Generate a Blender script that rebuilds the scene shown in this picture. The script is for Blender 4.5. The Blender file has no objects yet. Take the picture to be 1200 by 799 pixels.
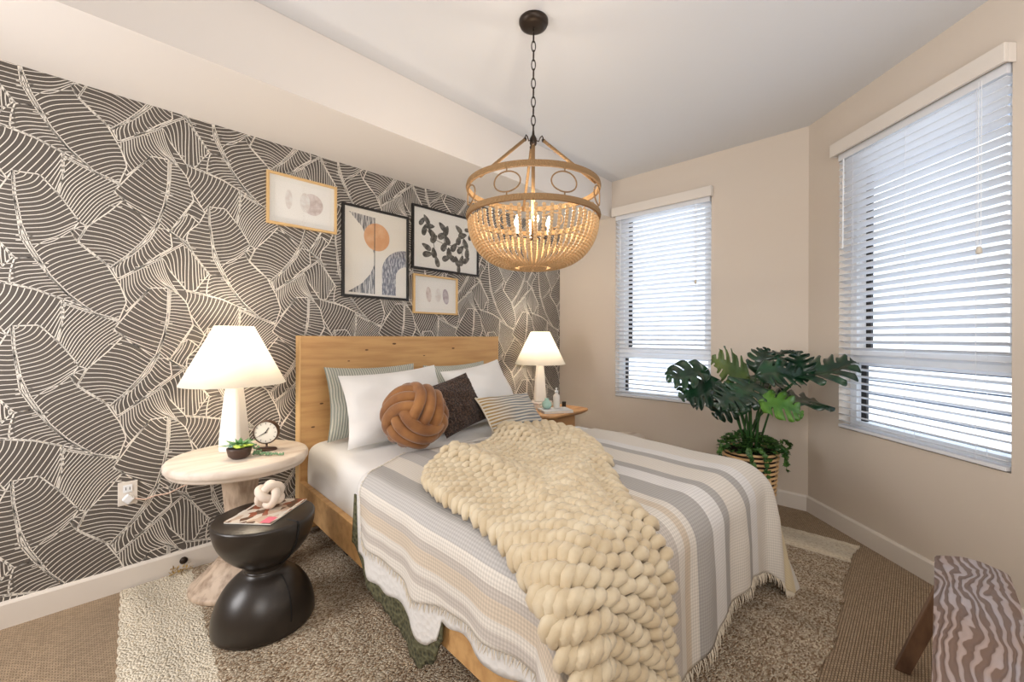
import bpy, math, random
import numpy as np
from math import sin, cos, pi, radians, atan2, hypot, sqrt
from mathutils import Vector, Matrix, Euler
random.seed(7)
rng = np.random.default_rng(5)
S = bpy.context.scene
C = bpy.context.collection

# ------------------------------------------------------------------ camera
cam_d = bpy.data.cameras.new('camera'); cam = bpy.data.objects.new('camera', cam_d); C.objects.link(cam)
cam_d.sensor_width = 36; cam_d.lens = 496.17/1200*36; cam_d.clip_start = .02; cam_d.clip_end = 200
cam_d.shift_x = -(606.13-600)/1200; cam_d.shift_y = -(399.5-394.82)/1200
cam.matrix_world = Matrix.Translation((0, 0, 1.24)) @ Matrix.Rotation(radians(43.5-90), 4, 'Z') @ Matrix.Rotation(radians(90), 4, 'X') @ Matrix.Rotation(radians(0.17), 4, 'Z')
S.camera = cam
# ------------------------------------------------------------------ exposure, world, large lights
S.view_settings.view_transform = 'Standard'; S.view_settings.look = 'None'
S.view_settings.gamma = 1; S.view_settings.use_curve_mapping = False
S.view_settings.exposure = 0.28
w = bpy.data.worlds.new('world'); S.world = w; w.use_nodes = True
w.node_tree.nodes['Background'].inputs[0].default_value = (.78, .87, 1, 1)
w.node_tree.nodes['Background'].inputs[1].default_value = 2.6
def area(name, loc, target, size, sy, power, col):
    l = bpy.data.lights.new(name, 'AREA'); l.shape = 'RECTANGLE'; l.size = size; l.size_y = sy; l.energy = power; l.color = col
    o = bpy.data.objects.new(name, l); C.objects.link(o); o.location = loc
    o.rotation_euler = (Vector(target)-Vector(loc)).to_track_quat('-Z', 'Y').to_euler(); return o
area('rear_left_fill', (-1.15, 2.25, 1.35), (2.7, .7, 1.0), .7, 1.1, 31, (.99, .97, .98))  # added soft fill on the side the shadows imply; no doorway modelled
area('rear_fill', (-.8, -.9, 2.2), (1.9, .9, .5), 1.6, 1.2, 31, (1, .97, .94))  # added unseen fill behind the camera, brightens the room; no fixture there
area('ceiling_fill', (1.0, -.7, 1.5), (1.5, 0.3, 2.76), 1.0, 1.0, 13, (.97, .97, 1))  # added unseen lamp aimed at the ceiling to imitate bounced light

# ------------------------------------------------------------------ helpers
def tag(o, label=None, cat=None, group=None, kind=None):
    if label: o['label'] = label
    if cat: o['category'] = cat
    if group: o['group'] = group
    if kind: o['kind'] = kind
    return o
def empty(name, loc, rz=0, label=None, cat=None, group=None):
    o = bpy.data.objects.new(name, None); C.objects.link(o); o.location = loc; o.rotation_euler = (0, 0, rz)
    o.empty_display_size = .1
    return tag(o, label, cat, group)
class MB:
    def __init__(s): s.v = []; s.f = []; s.m = []; s.uv = None; s.T = None
    def add(s, vs, fs, mi=0):
        n = len(s.v)
        if s.T is not None: vs = [tuple(s.T @ Vector(p)) for p in vs]
        s.v += [tuple(p) for p in vs]; s.f += [tuple(i+n for i in f) for f in fs]; s.m += [mi]*len(fs); return s
    def box(s, c, d, mi=0, R=None):
        x, y, z = d[0]/2, d[1]/2, d[2]/2
        vs = [Vector((i*x, j*y, k*z)) for k in (-1, 1) for j in (-1, 1) for i in (-1, 1)]
        if R is not None: vs = [R @ p for p in vs]
        vs = [tuple(p+Vector(c)) for p in vs]
        return s.add(vs, [(0, 2, 3, 1), (4, 5, 7, 6), (0, 1, 5, 4), (2, 6, 7, 3), (0, 4, 6, 2), (1, 3, 7, 5)], mi)
    def bounds(s, x0, x1, y0, y1, z0, z1, mi=0):
        return s.box(((x0+x1)/2, (y0+y1)/2, (z0+z1)/2), (x1-x0, y1-y0, z1-z0), mi)
    def lathe(s, prof, c=(0, 0, 0), n=32, mi=0, cap=True, sx=1, sy=1):
        vs = []; fs = []
        for (r, z) in prof:
            for k in range(n):
                a = 2*pi*k/n; vs.append((c[0]+r*cos(a)*sx, c[1]+r*sin(a)*sy, c[2]+z))
        for i in range(len(prof)-1):
            for k in range(n):
                k2 = (k+1) % n; fs.append((i*n+k, i*n+k2, (i+1)*n+k2, (i+1)*n+k))
        if cap:
            if prof[0][0] > 1e-5: fs.append(tuple(reversed(range(n))))
            if prof[-1][0] > 1e-5: fs.append(tuple((len(prof)-1)*n+k for k in range(n)))
        return s.add(vs, fs, mi)
    def tube(s, pts, r, n=8, mi=0, closed=False, cap=True, flat=1.0, up=None):
        P = [Vector(p) for p in pts]; N = len(P)
        rs = r if hasattr(r, '__len__') else [r]*N
        vs = []; fs = []; nrm = None
        for i in range(N):
            if closed: t = P[(i+1) % N]-P[i-1]
            else: t = P[min(i+1, N-1)]-P[max(i-1, 0)]
            if t.length < 1e-9: t = Vector((0, 0, 1))
            t.normalize()
            if up is not None: nrm = Vector(up)
            elif nrm is None: nrm = Vector((0, 0, 1)) if abs(t.z) < .9 else Vector((1, 0, 0))
            nrm = (nrm-t*nrm.dot(t))
            if nrm.length < 1e-6: nrm = t.orthogonal()
            nrm.normalize(); b = t.cross(nrm)
            for k in range(n):
                a = 2*pi*k/n; vs.append(tuple(P[i]+(nrm*cos(a)*flat+b*sin(a))*rs[i]))
        M = N if closed else N-1
        for i in range(M):
            j = (i+1) % N
            for k in range(n):
                k2 = (k+1) % n; fs.append((i*n+k, i*n+k2, j*n+k2, j*n+k))
        if cap and not closed: fs.append(tuple(reversed(range(n)))); fs.append(tuple((N-1)*n+k for k in range(n)))
        return s.add(vs, fs, mi)
    def sphere(s, c, r, n=10, m=6, mi=0, sc=(1, 1, 1)):
        vs = [(c[0], c[1], c[2]-r*sc[2])]; fs = []
        for i in range(1, m):
            a = -pi/2+pi*i/m
            for k in range(n):
                b = 2*pi*k/n; vs.append((c[0]+r*cos(a)*cos(b)*sc[0], c[1]+r*cos(a)*sin(b)*sc[1], c[2]+r*sin(a)*sc[2]))
        vs.append((c[0], c[1], c[2]+r*sc[2])); L = len(vs)-1
        for k in range(n): fs.append((0, 1+(k+1) % n, 1+k)); fs.append((L, L-n+k, L-n+(k+1) % n))
        for i in range(m-2):
            for k in range(n):
                k2 = (k+1) % n; fs.append((1+i*n+k, 1+i*n+k2, 1+(i+1)*n+k2, 1+(i+1)*n+k))
        return s.add(vs, fs, mi)
    def grid(s, fn, nu, nv, mi=0, uvfn=None):
        vs = [fn(i/nu, j/nv) for j in range(nv+1) for i in range(nu+1)]
        fs = [(j*(nu+1)+i, j*(nu+1)+i+1, (j+1)*(nu+1)+i+1, (j+1)*(nu+1)+i) for j in range(nv) for i in range(nu)]
        if uvfn:
            if s.uv is None: s.uv = {}
            n = len(s.v)
            for j in range(nv+1):
                for i in range(nu+1): s.uv[n+j*(nu+1)+i] = uvfn(i/nu, j/nv)
        return s.add(vs, fs, mi)
    def poly(s, pts, mi=0): return s.add(pts, [tuple(range(len(pts)))], mi)
    def prism(s, pts, z0, z1, mi=0):
        n = len(pts); vs = [(x, y, z0) for x, y in pts]+[(x, y, z1) for x, y in pts]
        fs = [tuple(reversed(range(n))), tuple(range(n, 2*n))]+[(i, (i+1) % n, n+(i+1) % n, n+i) for i in range(n)]
        return s.add(vs, fs, mi)
    def build(s, name, mats, parent=None, smooth=False, bevel=0, loc=None, rz=0, solid=0, sub=0, angle=40, wn=False):
        vs = s.v
        if loc is not None and parent is None:
            Ti = (Matrix.Translation(loc) @ Matrix.Rotation(rz, 4, 'Z')).inverted()
        me = bpy.data.meshes.new(name); me.from_pydata([tuple(p) for p in vs], [], s.f)
        if not isinstance(mats, (list, tuple)): mats = [mats]
        for m_ in mats: me.materials.append(m_)
        if len(mats) > 1: me.polygons.foreach_set('material_index', s.m)
        if s.uv:
            ul = me.uv_layers.new(name='UVMap')
            for li, l in enumerate(me.loops): ul.data[li].uv = s.uv.get(l.vertex_index, (0, 0))
        if smooth:
            me.polygons.foreach_set('use_smooth', [True]*len(me.polygons))
        me.update()
        o = bpy.data.objects.new(name, me); C.objects.link(o)
        if parent is not None: o.parent = parent
        elif loc is not None: o.location = loc; o.rotation_euler = (0, 0, rz)
        if solid: md = o.modifiers.new('s', 'SOLIDIFY'); md.thickness = abs(solid); md.offset = 1 if solid > 0 else -1
        if bevel: md = o.modifiers.new('b', 'BEVEL'); md.width = bevel; md.segments = 2; md.limit_method = 'ANGLE'; md.angle_limit = radians(35)
        if sub: md = o.modifiers.new('u', 'SUBSURF'); md.levels = sub; md.render_levels = sub
        return o

# ------------------------------------------------------------------ materials
def lin(c):
    return tuple(((x/255)/12.92 if x/255 <= .04045 else ((x/255+.055)/1.055)**2.4) for x in c)+(1,)
def mat(name, rgb, rough=.6, metal=0, spec=.5, bump=None, var=None, coord='Object', sheen=0, trans=0, emit=None, ramp=None):
    """bump=(type, scale vec, strength, distance); var=(type, scale vec, rgb2, contrast lo, hi)"""
    m = bpy.data.materials.new(name); m.use_nodes = True; nt = m.node_tree; N = nt.nodes; L = nt.links
    p = N['Principled BSDF']; p.inputs['Base Color'].default_value = lin(rgb); p.inputs['Roughness'].default_value = rough
    p.inputs['Metallic'].default_value = metal; p.inputs['Specular IOR Level'].default_value = spec
    if sheen: p.inputs['Sheen Weight'].default_value = sheen
    if emit: p.inputs['Emission Color'].default_value = lin(emit[0]); p.inputs['Emission Strength'].default_value = emit[1]
    tc = N.new('ShaderNodeTexCoord')
    def tex(kind, sc):
        mp = N.new('ShaderNodeMapping'); L.new(tc.outputs[coord], mp.inputs[0]); mp.inputs['Scale'].default_value = sc if hasattr(sc, '__len__') else (sc,)*3
        if kind == 'noise': t = N.new('ShaderNodeTexNoise'); t.inputs['Scale'].default_value = 1; t.inputs['Detail'].default_value = 5; out = t.outputs[0]
        elif kind == 'voronoi': t = N.new('ShaderNodeTexVoronoi'); t.inputs['Scale'].default_value = 1; out = t.outputs[0]
        elif kind == 'wave': t = N.new('ShaderNodeTexWave'); t.inputs['Scale'].default_value = 1; t.inputs['Distortion'].default_value = 3; t.inputs['Detail'].default_value = 3; out = t.outputs[1]
        L.new(mp.outputs[0], t.inputs[0]); return out
    if var:
        o = tex(var[0], var[1]); r = N.new('ShaderNodeValToRGB'); L.new(o, r.inputs[0])
        r.color_ramp.elements[0].position = var[3]; r.color_ramp.elements[1].position = var[4]
        r.color_ramp.elements[0].color = lin(rgb); r.color_ramp.elements[1].color = lin(var[2]); L.new(r.outputs[0], p.inputs['Base Color'])
    if bump:
        o = tex(bump[0], bump[1]); b = N.new('ShaderNodeBump'); L.new(o, b.inputs['Height']); b.inputs['Strength'].default_value = bump[2]; b.inputs['Distance'].default_value = bump[3]
        L.new(b.outputs[0], p.inputs['Normal'])
    return m
M_wall = mat('wall_paint', (214, 202, 188), .75, bump=('noise', 60, .15, .002))
M_soffit = mat('soffit_paint', (226, 220, 214), .8, bump=('noise', 60, .12, .002))
M_ceil = mat('ceiling_paint', (220, 221, 223), .85, bump=('noise', 50, .12, .002))
M_trim = mat('trim_paint', (226, 218, 208), .5)
M_paper = mat('wallpaper_ground', (92, 86, 80), .6, spec=.4)
M_pline = mat('wallpaper_lines', (232, 226, 216), .6, spec=.4)
M_oak = mat('oak_wood', (204, 162, 108), .45, var=('noise', (2.5, 26, 26), (178, 132, 82), .42, .75), bump=('noise', (4, 60, 60), .15, .002))
M_oakz = mat('oak_endband', (220, 182, 128), .45)
M_knot = mat('oak_knots', (96, 62, 34), .5)
M_sheet = mat('white_cotton', (226, 224, 221), .85, sheen=.2, bump=('noise', 9, .25, .01))
M_quilt = mat('white_quilt', (222, 220, 217), .9, bump=('voronoi', 45, .5, .006))
M_fringe = mat('cream_fringe', (214, 203, 184), .9)
M_chunky = mat('cream_chenille', (206, 188, 156), .95, sheen=.25, var=('noise', 14, (220, 206, 178), .4, .65), bump=('noise', 420, .5, .002))
M_olive = mat('olive_knit', (62, 62, 44), .95, bump=('voronoi', 60, 1, .01), var=('voronoi', 60, (96, 94, 68), .2, .6))
M_caramel = mat('caramel_velvet', (126, 80, 40), .75, sheen=.3, var=('noise', 7, (158, 108, 58), .4, .65))
M_brownfur = mat('brown_boucle', (50, 34, 26), .95, sheen=.15, bump=('noise', 110, 1, .02), var=('noise', 90, (112, 84, 66), .45, .7))
M_black = mat('black_stained_wood', (44, 38, 33), .32, spec=.5, bump=('noise', (8, 8, 40), .1, .002))
M_slot = mat('dark_slot', (12, 10, 9), .8)
M_wash = mat('whitewashed_wood', (222, 210, 196), .55, var=('noise', (3, 22, 22), (198, 180, 162), .42, .75), bump=('noise', (4, 50, 50), .15, .002))
M_washd = mat('whitewashed_turned_wood', (205, 184, 162), .55, var=('noise', (30, 30, 9), (150, 126, 106), .42, .7))
M_ceramic = mat('white_plaster', (240, 234, 226), .6, bump=('noise', 25, .1, .003))
M_clock = mat('brown_metal', (84, 58, 44), .4, metal=.3)
M_bronze = mat('dark_bronze', (52, 42, 34), .4, metal=.6)
M_rope = mat('jute_rope', (150, 118, 80), .9, bump=('wave', (60, 60, 160), .8, .004))
M_bead = mat('wood_beads', (200, 164, 118), .5)
M_green = mat('monstera_leaf', (12, 42, 26), .28, spec=.7, var=('noise', 9, (26, 74, 42), .42, .68))
M_lime = mat('young_leaf', (88, 132, 44), .4, var=('noise', 9, (60, 108, 40), .4, .7))
M_stem = mat('green_stem', (52, 92, 44), .5)
M_ivy = mat('ivy_leaf', (44, 84, 34), .5, var=('noise', 20, (84, 122, 52), .4, .7))
M_rattan = mat('rattan_cane', (226, 188, 138), .5)
M_dark = mat('dark_liner', (46, 34, 24), .8)
M_black2 = mat('black_frame_paint', (26, 23, 21), .4)
M_white = mat('white_vinyl', (236, 238, 240), .4)
M_slat = mat('white_blind_slats', (232, 234, 238), .45)
M_mat = mat('picture_mat', (236, 233, 228), .7)
M_frosted = mat('pale_green_glass', (176, 216, 204), .12, spec=.8)
M_soil = mat('soil', (50, 38, 28), .95)
M_bowl = mat('brown_bowl', (70, 50, 40), .4)
M_face = mat('clock_dial', (232, 224, 210), .5)

def glass_mat():
    m = bpy.data.materials.new('clear_glass'); m.use_nodes = True; nt = m.node_tree; N = nt.nodes; N.clear()
    o = N.new('ShaderNodeOutputMaterial'); mx = N.new('ShaderNodeMixShader'); t = N.new('ShaderNodeBsdfTransparent'); g = N.new('ShaderNodeBsdfGlossy')
    t.inputs[0].default_value = (.985, .99, .99, 1); g.inputs['Roughness'].default_value = .03; mx.inputs[0].default_value = .04
    nt.links.new(t.outputs[0], mx.inputs[1]); nt.links.new(g.outputs[0], mx.inputs[2]); nt.links.new(mx.outputs[0], o.inputs[0]); return m
M_glass = glass_mat()
def shade_mat():
    m = bpy.data.materials.new('linen_shade'); m.use_nodes = True; nt = m.node_tree; N = nt.nodes; N.clear()
    o = N.new('ShaderNodeOutputMaterial'); mx = N.new('ShaderNodeMixShader'); t = N.new('ShaderNodeBsdfTranslucent'); g = N.new('ShaderNodeBsdfDiffuse')
    t.inputs[0].default_value = (.97, .94, .88, 1); g.inputs[0].default_value = (.9, .88, .84, 1); mx.inputs[0].default_value = .55
    nt.links.new(g.outputs[0], mx.inputs[1]); nt.links.new(t.outputs[0], mx.inputs[2]); nt.links.new(mx.outputs[0], o.inputs[0]); return m
M_shade = shade_mat()
M_bulb = mat('lit_bulb', (255, 240, 210), .5, emit=((255, 226, 180), 14))

def blanket_mat():
    m = bpy.data.materials.new('striped_gauze'); m.use_nodes = True; nt = m.node_tree; N = nt.nodes; L = nt.links
    p = N['Principled BSDF']; p.inputs['Roughness'].default_value = .9; p.inputs['Specular IOR Level'].default_value = .2
    tc = N.new('ShaderNodeTexCoord'); sep = N.new('ShaderNodeSeparateXYZ'); L.new(tc.outputs['UV'], sep.inputs[0])
    r = N.new('ShaderNodeValToRGB'); r.color_ramp.interpolation = 'LINEAR'; L.new(sep.outputs[0], r.inputs[0])
    white = (226, 224, 222); cream = (222, 216, 207); grey = (178, 175, 172); lgrey = (192, 189, 186); tan = (210, 196, 178); tau = (198, 190, 182); yel = (220, 206, 174)
    A0, A1 = -.5, 2.2
    bands = [(-.5, cream), (-.235, tau), (-.195, cream), (-.165, tan), (-.12, tau), (-.08, cream), (-.045, lgrey), (.02, grey), (.12, cream), (.24, lgrey), (.33, grey), (.42, cream), (.50, tau), (.56, cream),
             (.61, tan), (.65, cream), (.70, grey), (.835, white), (.95, grey), (1.015, cream), (1.17, grey), (1.235, white), (1.32, cream), (1.60, yel), (1.80, cream)]
    els = r.color_ramp.elements
    r.color_ramp.interpolation = 'CONSTANT'
    els[0].position = 0; els[0].color = lin(bands[0][1]); els.remove(els[1])
    for a, c in bands[1:]:
        e = els.new((a-A0)/(A1-A0)); e.color = lin(c)
    # woven check: thin pale and dark threads in both directions
    def threads(out, freq, lo):
        mm = N.new('ShaderNodeMath'); mm.operation = 'MULTIPLY'; L.new(out, mm.inputs[0]); mm.inputs[1].default_value = freq
        s_ = N.new('ShaderNodeMath'); s_.operation = 'SINE'; L.new(mm.outputs[0], s_.inputs[0])
        q = N.new('ShaderNodeMapRange'); L.new(s_.outputs[0], q.inputs[0]); q.inputs[1].default_value = -1; q.inputs[2].default_value = 1; q.inputs[3].default_value = lo; q.inputs[4].default_value = 1.05; return q.outputs[0]
    t1 = threads(sep.outputs[0], 2*pi*2.7/.012, .9); t2 = threads(sep.outputs[1], 2*pi/.012, .9)
    mu = N.new('ShaderNodeMath'); mu.operation = 'MULTIPLY'; L.new(t1, mu.inputs[0]); L.new(t2, mu.inputs[1])
    mc = N.new('ShaderNodeMix'); mc.data_type = 'RGBA'; mc.blend_type = 'MULTIPLY'; mc.inputs[0].default_value = 1
    L.new(r.outputs[0], mc.inputs[6]); L.new(mu.outputs[0], mc.inputs[7]); L.new(mc.outputs[2], p.inputs['Base Color'])
    b = N.new('ShaderNodeBump'); b.inputs['Strength'].default_value = .5; b.inputs['Distance'].default_value = .003; L.new(mu.outputs[0], b.inputs['Height']); L.new(b.outputs[0], p.inputs['Normal'])
    return m
M_blanket = blanket_mat()
def stripe_mat(name, axis, freq, c1, c2, lo=.35, hi=.65, extra=None):
    """thin stripes along UV axis; extra = (rgb, from, to): tint of the first colour along the other axis"""
    m = bpy.data.materials.new(name); m.use_nodes = True; nt = m.node_tree; N = nt.nodes; L = nt.links
    p = N['Principled BSDF']; p.inputs['Roughness'].default_value = .9; p.inputs['Specular IOR Level'].default_value = .2
    tc = N.new('ShaderNodeTexCoord'); sep = N.new('ShaderNodeSeparateXYZ'); L.new(tc.outputs['UV'], sep.inputs[0])
    mm = N.new('ShaderNodeMath'); mm.operation = 'MULTIPLY'; L.new(sep.outputs[axis], mm.inputs[0]); mm.inputs[1].default_value = 2*pi*freq
    s_ = N.new('ShaderNodeMath'); s_.operation = 'SINE'; L.new(mm.outputs[0], s_.inputs[0])
    q = N.new('ShaderNodeMapRange'); L.new(s_.outputs[0], q.inputs[0]); q.inputs[1].default_value = -1; q.inputs[2].default_value = 1
    r = N.new('ShaderNodeValToRGB'); L.new(q.outputs[0], r.inputs[0]); r.color_ramp.elements[0].position = lo; r.color_ramp.elements[1].position = hi
    r.color_ramp.elements[0].color = lin(c1); r.color_ramp.elements[1].color = lin(c2)
    out = r.outputs[0]
    if extra:
        q2 = N.new('ShaderNodeMapRange'); L.new(sep.outputs[1-axis], q2.inputs[0]); q2.inputs[1].default_value = extra[1]; q2.inputs[2].default_value = extra[2]
        a = N.new('ShaderNodeMath'); a.operation = 'MULTIPLY'; L.new(q2.outputs[0], a.inputs[0])
        inv = N.new('ShaderNodeMath'); inv.operation = 'SUBTRACT'; inv.inputs[0].default_value = 1; L.new(r.outputs[0], inv.inputs[1])
        a.inputs[1].default_value = .8
        mx = N.new('ShaderNodeMix'); mx.data_type = 'RGBA'; L.new(a.outputs[0], mx.inputs[0]); L.new(out, mx.inputs[6])
        r2 = N.new('ShaderNodeValToRGB'); L.new(q.outputs[0], r2.inputs[0]); r2.color_ramp.elements[0].position = lo; r2.color_ramp.elements[1].position = hi
        r2.color_ramp.elements[0].color = lin(extra[0]); r2.color_ramp.elements[1].color = lin(c2); L.new(r2.outputs[0], mx.inputs[7]); out = mx.outputs[2]
    L.new(out, p.inputs['Base Color'])
    b = N.new('ShaderNodeBump'); b.inputs['Strength'].default_value = .6; b.inputs['Distance'].default_value = .004; L.new(q.outputs[0], b.inputs['Height']); L.new(b.outputs[0], p.inputs['Normal'])
    return m
M_sham = stripe_mat('grey_ticking', 0, 62, (198, 198, 188), (150, 156, 148), .4, .7)
M_pillowcase = mat('white_cotton_rib', (230, 229, 227), .85, sheen=.2, bump=('noise', 12, .25, .008))
M_lumbar = stripe_mat('striped_lumbar', 1, 46, (128, 134, 140), (214, 208, 196), .3, .62, extra=((178, 142, 72), .24, .05))

def carpet_mat():
    m = bpy.data.materials.new('loop_carpet'); m.use_nodes = True; nt = m.node_tree; N = nt.nodes; L = nt.links
    p = N['Principled BSDF']; p.inputs['Roughness'].default_value = .95; p.inputs['Specular IOR Level'].default_value = .1
    tc = N.new('ShaderNodeTexCoord'); mp = N.new('ShaderNodeMapping'); L.new(tc.outputs['Object'], mp.inputs[0]); mp.inputs['Scale'].default_value = (1, 1, 1)
    b = N.new('ShaderNodeTexBrick'); L.new(mp.outputs[0], b.inputs[0]); b.inputs['Scale'].default_value = 28; b.inputs['Brick Width'].default_value = .42; b.inputs['Row Height'].default_value = .26
    b.inputs['Mortar Size'].default_value = .045; b.inputs['Mortar Smooth'].default_value = 1
    b.inputs['Color1'].default_value = lin((182, 160, 134)); b.inputs['Color2'].default_value = lin((162, 142, 118)); b.inputs['Mortar'].default_value = lin((120, 102, 84))
    L.new(b.outputs[0], p.inputs['Base Color'])
    bp = N.new('ShaderNodeBump'); bp.inputs['Strength'].default_value = .8; bp.inputs['Distance'].default_value = .004; bp.invert = True; L.new(b.outputs[1], bp.inputs['Height']); L.new(bp.outputs[0], p.inputs['Normal'])
    return m
M_carpet = carpet_mat()
def rug_mat(name, cols, scale):
    m = bpy.data.materials.new(name); m.use_nodes = True; nt = m.node_tree; N = nt.nodes; L = nt.links
    p = N['Principled BSDF']; p.inputs['Roughness'].default_value = .95; p.inputs['Specular IOR Level'].default_value = .1
    tc = N.new('ShaderNodeTexCoord'); mp = N.new('ShaderNodeMapping'); L.new(tc.outputs['Object'], mp.inputs[0]); mp.inputs['Scale'].default_value = scale
    v = N.new('ShaderNodeTexVoronoi'); v.inputs['Scale'].default_value = 1; L.new(mp.outputs[0], v.inputs[0])
    r = N.new('ShaderNodeValToRGB'); L.new(v.outputs['Color'], r.inputs[0])
    els = r.color_ramp.elements; els[0].color = lin(cols[0]); els[1].color = lin(cols[-1])
    for i, c in enumerate(cols[1:-1]): e = els.new((i+1)/(len(cols)-1)); e.color = lin(c)
    n2 = N.new('ShaderNodeTexNoise'); n2.inputs['Scale'].default_value = 1; mp2 = N.new('ShaderNodeMapping'); L.new(tc.outputs['Object'], mp2.inputs[0]); mp2.inputs['Scale'].default_value = (9, 1.2, 1); L.new(mp2.outputs[0], n2.inputs[0])
    q = N.new('ShaderNodeMapRange'); L.new(n2.outputs[0], q.inputs[0]); q.inputs[1].default_value = .3; q.inputs[2].default_value = .7; q.inputs[3].default_value = .8; q.inputs[4].default_value = 1.15
    mc = N.new('ShaderNodeMix'); mc.data_type = 'RGBA'; mc.blend_type = 'MULTIPLY'; mc.inputs[0].default_value = 1; L.new(r.outputs[0], mc.inputs[6]); L.new(q.outputs[0], mc.inputs[7])
    L.new(mc.outputs[2], p.inputs['Base Color'])
    bp = N.new('ShaderNodeBump'); bp.inputs['Strength'].default_value = 1; bp.inputs['Distance'].default_value = .008; bp.invert = True; L.new(v.outputs[0], bp.inputs['Height']); L.new(bp.outputs[0], p.inputs['Normal'])
    return m
M_rug = rug_mat('heathered_jute', [(98, 76, 58), (156, 132, 106), (224, 210, 186), (146, 120, 94), (240, 230, 210)], (110, 190, 60))
M_rugb = rug_mat('cream_jute', [(196, 180, 154), (222, 210, 188), (232, 222, 202), (214, 200, 176)], (120, 120, 60))

def bench_mat():
    m = bpy.data.materials.new('weathered_elm'); m.use_nodes = True; nt = m.node_tree; N = nt.nodes; L = nt.links
    p = N['Principled BSDF']; p.inputs['Roughness'].default_value = .6
    tc = N.new('ShaderNodeTexCoord'); mp = N.new('ShaderNodeMapping'); L.new(tc.outputs['Object'], mp.inputs[0]); mp.inputs['Scale'].default_value = (1.6, 9, 9)
    n1 = N.new('ShaderNodeTexNoise'); n1.inputs['Scale'].default_value = 1; n1.inputs['Detail'].default_value = 3; n1.inputs['Distortion'].default_value = .25; L.new(mp.outputs[0], n1.inputs[0])
    mp.inputs['Scale'].default_value = (3.2, 8, 8)
    sp_ = N.new('ShaderNodeSeparateXYZ'); L.new(tc.outputs['Object'], sp_.inputs[0])
    my = N.new('ShaderNodeMath'); my.operation = 'MULTIPLY'; L.new(sp_.outputs[1], my.inputs[0]); my.inputs[1].default_value = 290
    mm = N.new('ShaderNodeMath'); mm.operation = 'MULTIPLY_ADD'; L.new(n1.outputs[0], mm.inputs[0]); mm.inputs[1].default_value = 46; L.new(my.outputs[0], mm.inputs[2])
    s_ = N.new('ShaderNodeMath'); s_.operation = 'SINE'; L.new(mm.outputs[0], s_.inputs[0])
    r = N.new('ShaderNodeValToRGB'); L.new(s_.outputs[0], r.inputs[0]); e = r.color_ramp.elements
    e[0].position = 0; e[0].color = lin((124, 108, 102)); e[1].position = .4; e[1].color = lin((178, 170, 174)); e2 = e.new(.07); e2.color = lin((158, 146, 146))
    n3 = N.new('ShaderNodeTexNoise'); n3.inputs['Scale'].default_value = 6; L.new(tc.outputs['Object'], n3.inputs[0])
    r3 = N.new('ShaderNodeValToRGB'); L.new(n3.outputs[0], r3.inputs[0]); r3.color_ramp.elements[0].position = .4; r3.color_ramp.elements[0].color = (1, .86, .74, 1); r3.color_ramp.elements[1].position = .6; r3.color_ramp.elements[1].color = (1, 1, 1, 1)
    mc = N.new('ShaderNodeMix'); mc.data_type = 'RGBA'; mc.blend_type = 'MULTIPLY'; mc.inputs[0].default_value = 1; L.new(r.outputs[0], mc.inputs[6]); L.new(r3.outputs[0], mc.inputs[7]); L.new(mc.outputs[2], p.inputs['Base Color'])
    bp = N.new('ShaderNodeBump'); bp.inputs['Strength'].default_value = .6; bp.inputs['Distance'].default_value = .004; L.new(s_.outputs[0], bp.inputs['Height']); L.new(bp.outputs[0], p.inputs['Normal'])
    return m
M_bench = bench_mat()
M_benchleg = mat('bench_leg_wood', (140, 110, 88), .6, var=('noise', (20, 20, 4), (98, 74, 58), .4, .7))
# ------------------------------------------------------------------ the setting
DW, DB, D2, ZC, ZS, BH = 2.817, 3.635, 2.18, 2.757, 2.404, .112
CX, CY = DB, .575; BA = radians(44.735); BD = Vector((-cos(BA), -sin(BA), 0)); BN = Vector((-sin(BA), cos(BA), 0))  # bay wall direction, inward normal
BL = 3.1; EX, EY = CX+BD.x*BL, CY+BD.y*BL; XR = -1.35
T = .15
room = [(XR, DW), (DB, DW), (CX, CY), (EX, EY), (XR, EY)]
MB().prism(list(reversed([(XR-T, DW+T), (DB+T, DW+T), (DB+T, CY-.06), (EX+T, EY-T), (XR-T, EY-T)])), -.1, 0).build('floor', M_carpet)['kind'] = 'structure'
MB().prism(list(reversed([(XR-T, DW+T), (DB+T, DW+T), (DB+T, CY-.06), (EX+T, EY-T), (XR-T, EY-T)])), ZC, ZC+.1).build('ceiling', M_ceil)['kind'] = 'structure'
MB().bounds(XR, DB-.001, D2, DW-.001, ZS, ZC-.001).build('trim_soffit', M_soffit)['kind'] = 'structure'
MB().bounds(XR-T, XR, EY-T, DW+T, 0, ZC).build('wall_rear', M_wall)['kind'] = 'structure'
MB().bounds(XR, EX, EY-T, EY, 0, ZC).build('wall_front', M_wall)['kind'] = 'structure'
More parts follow.
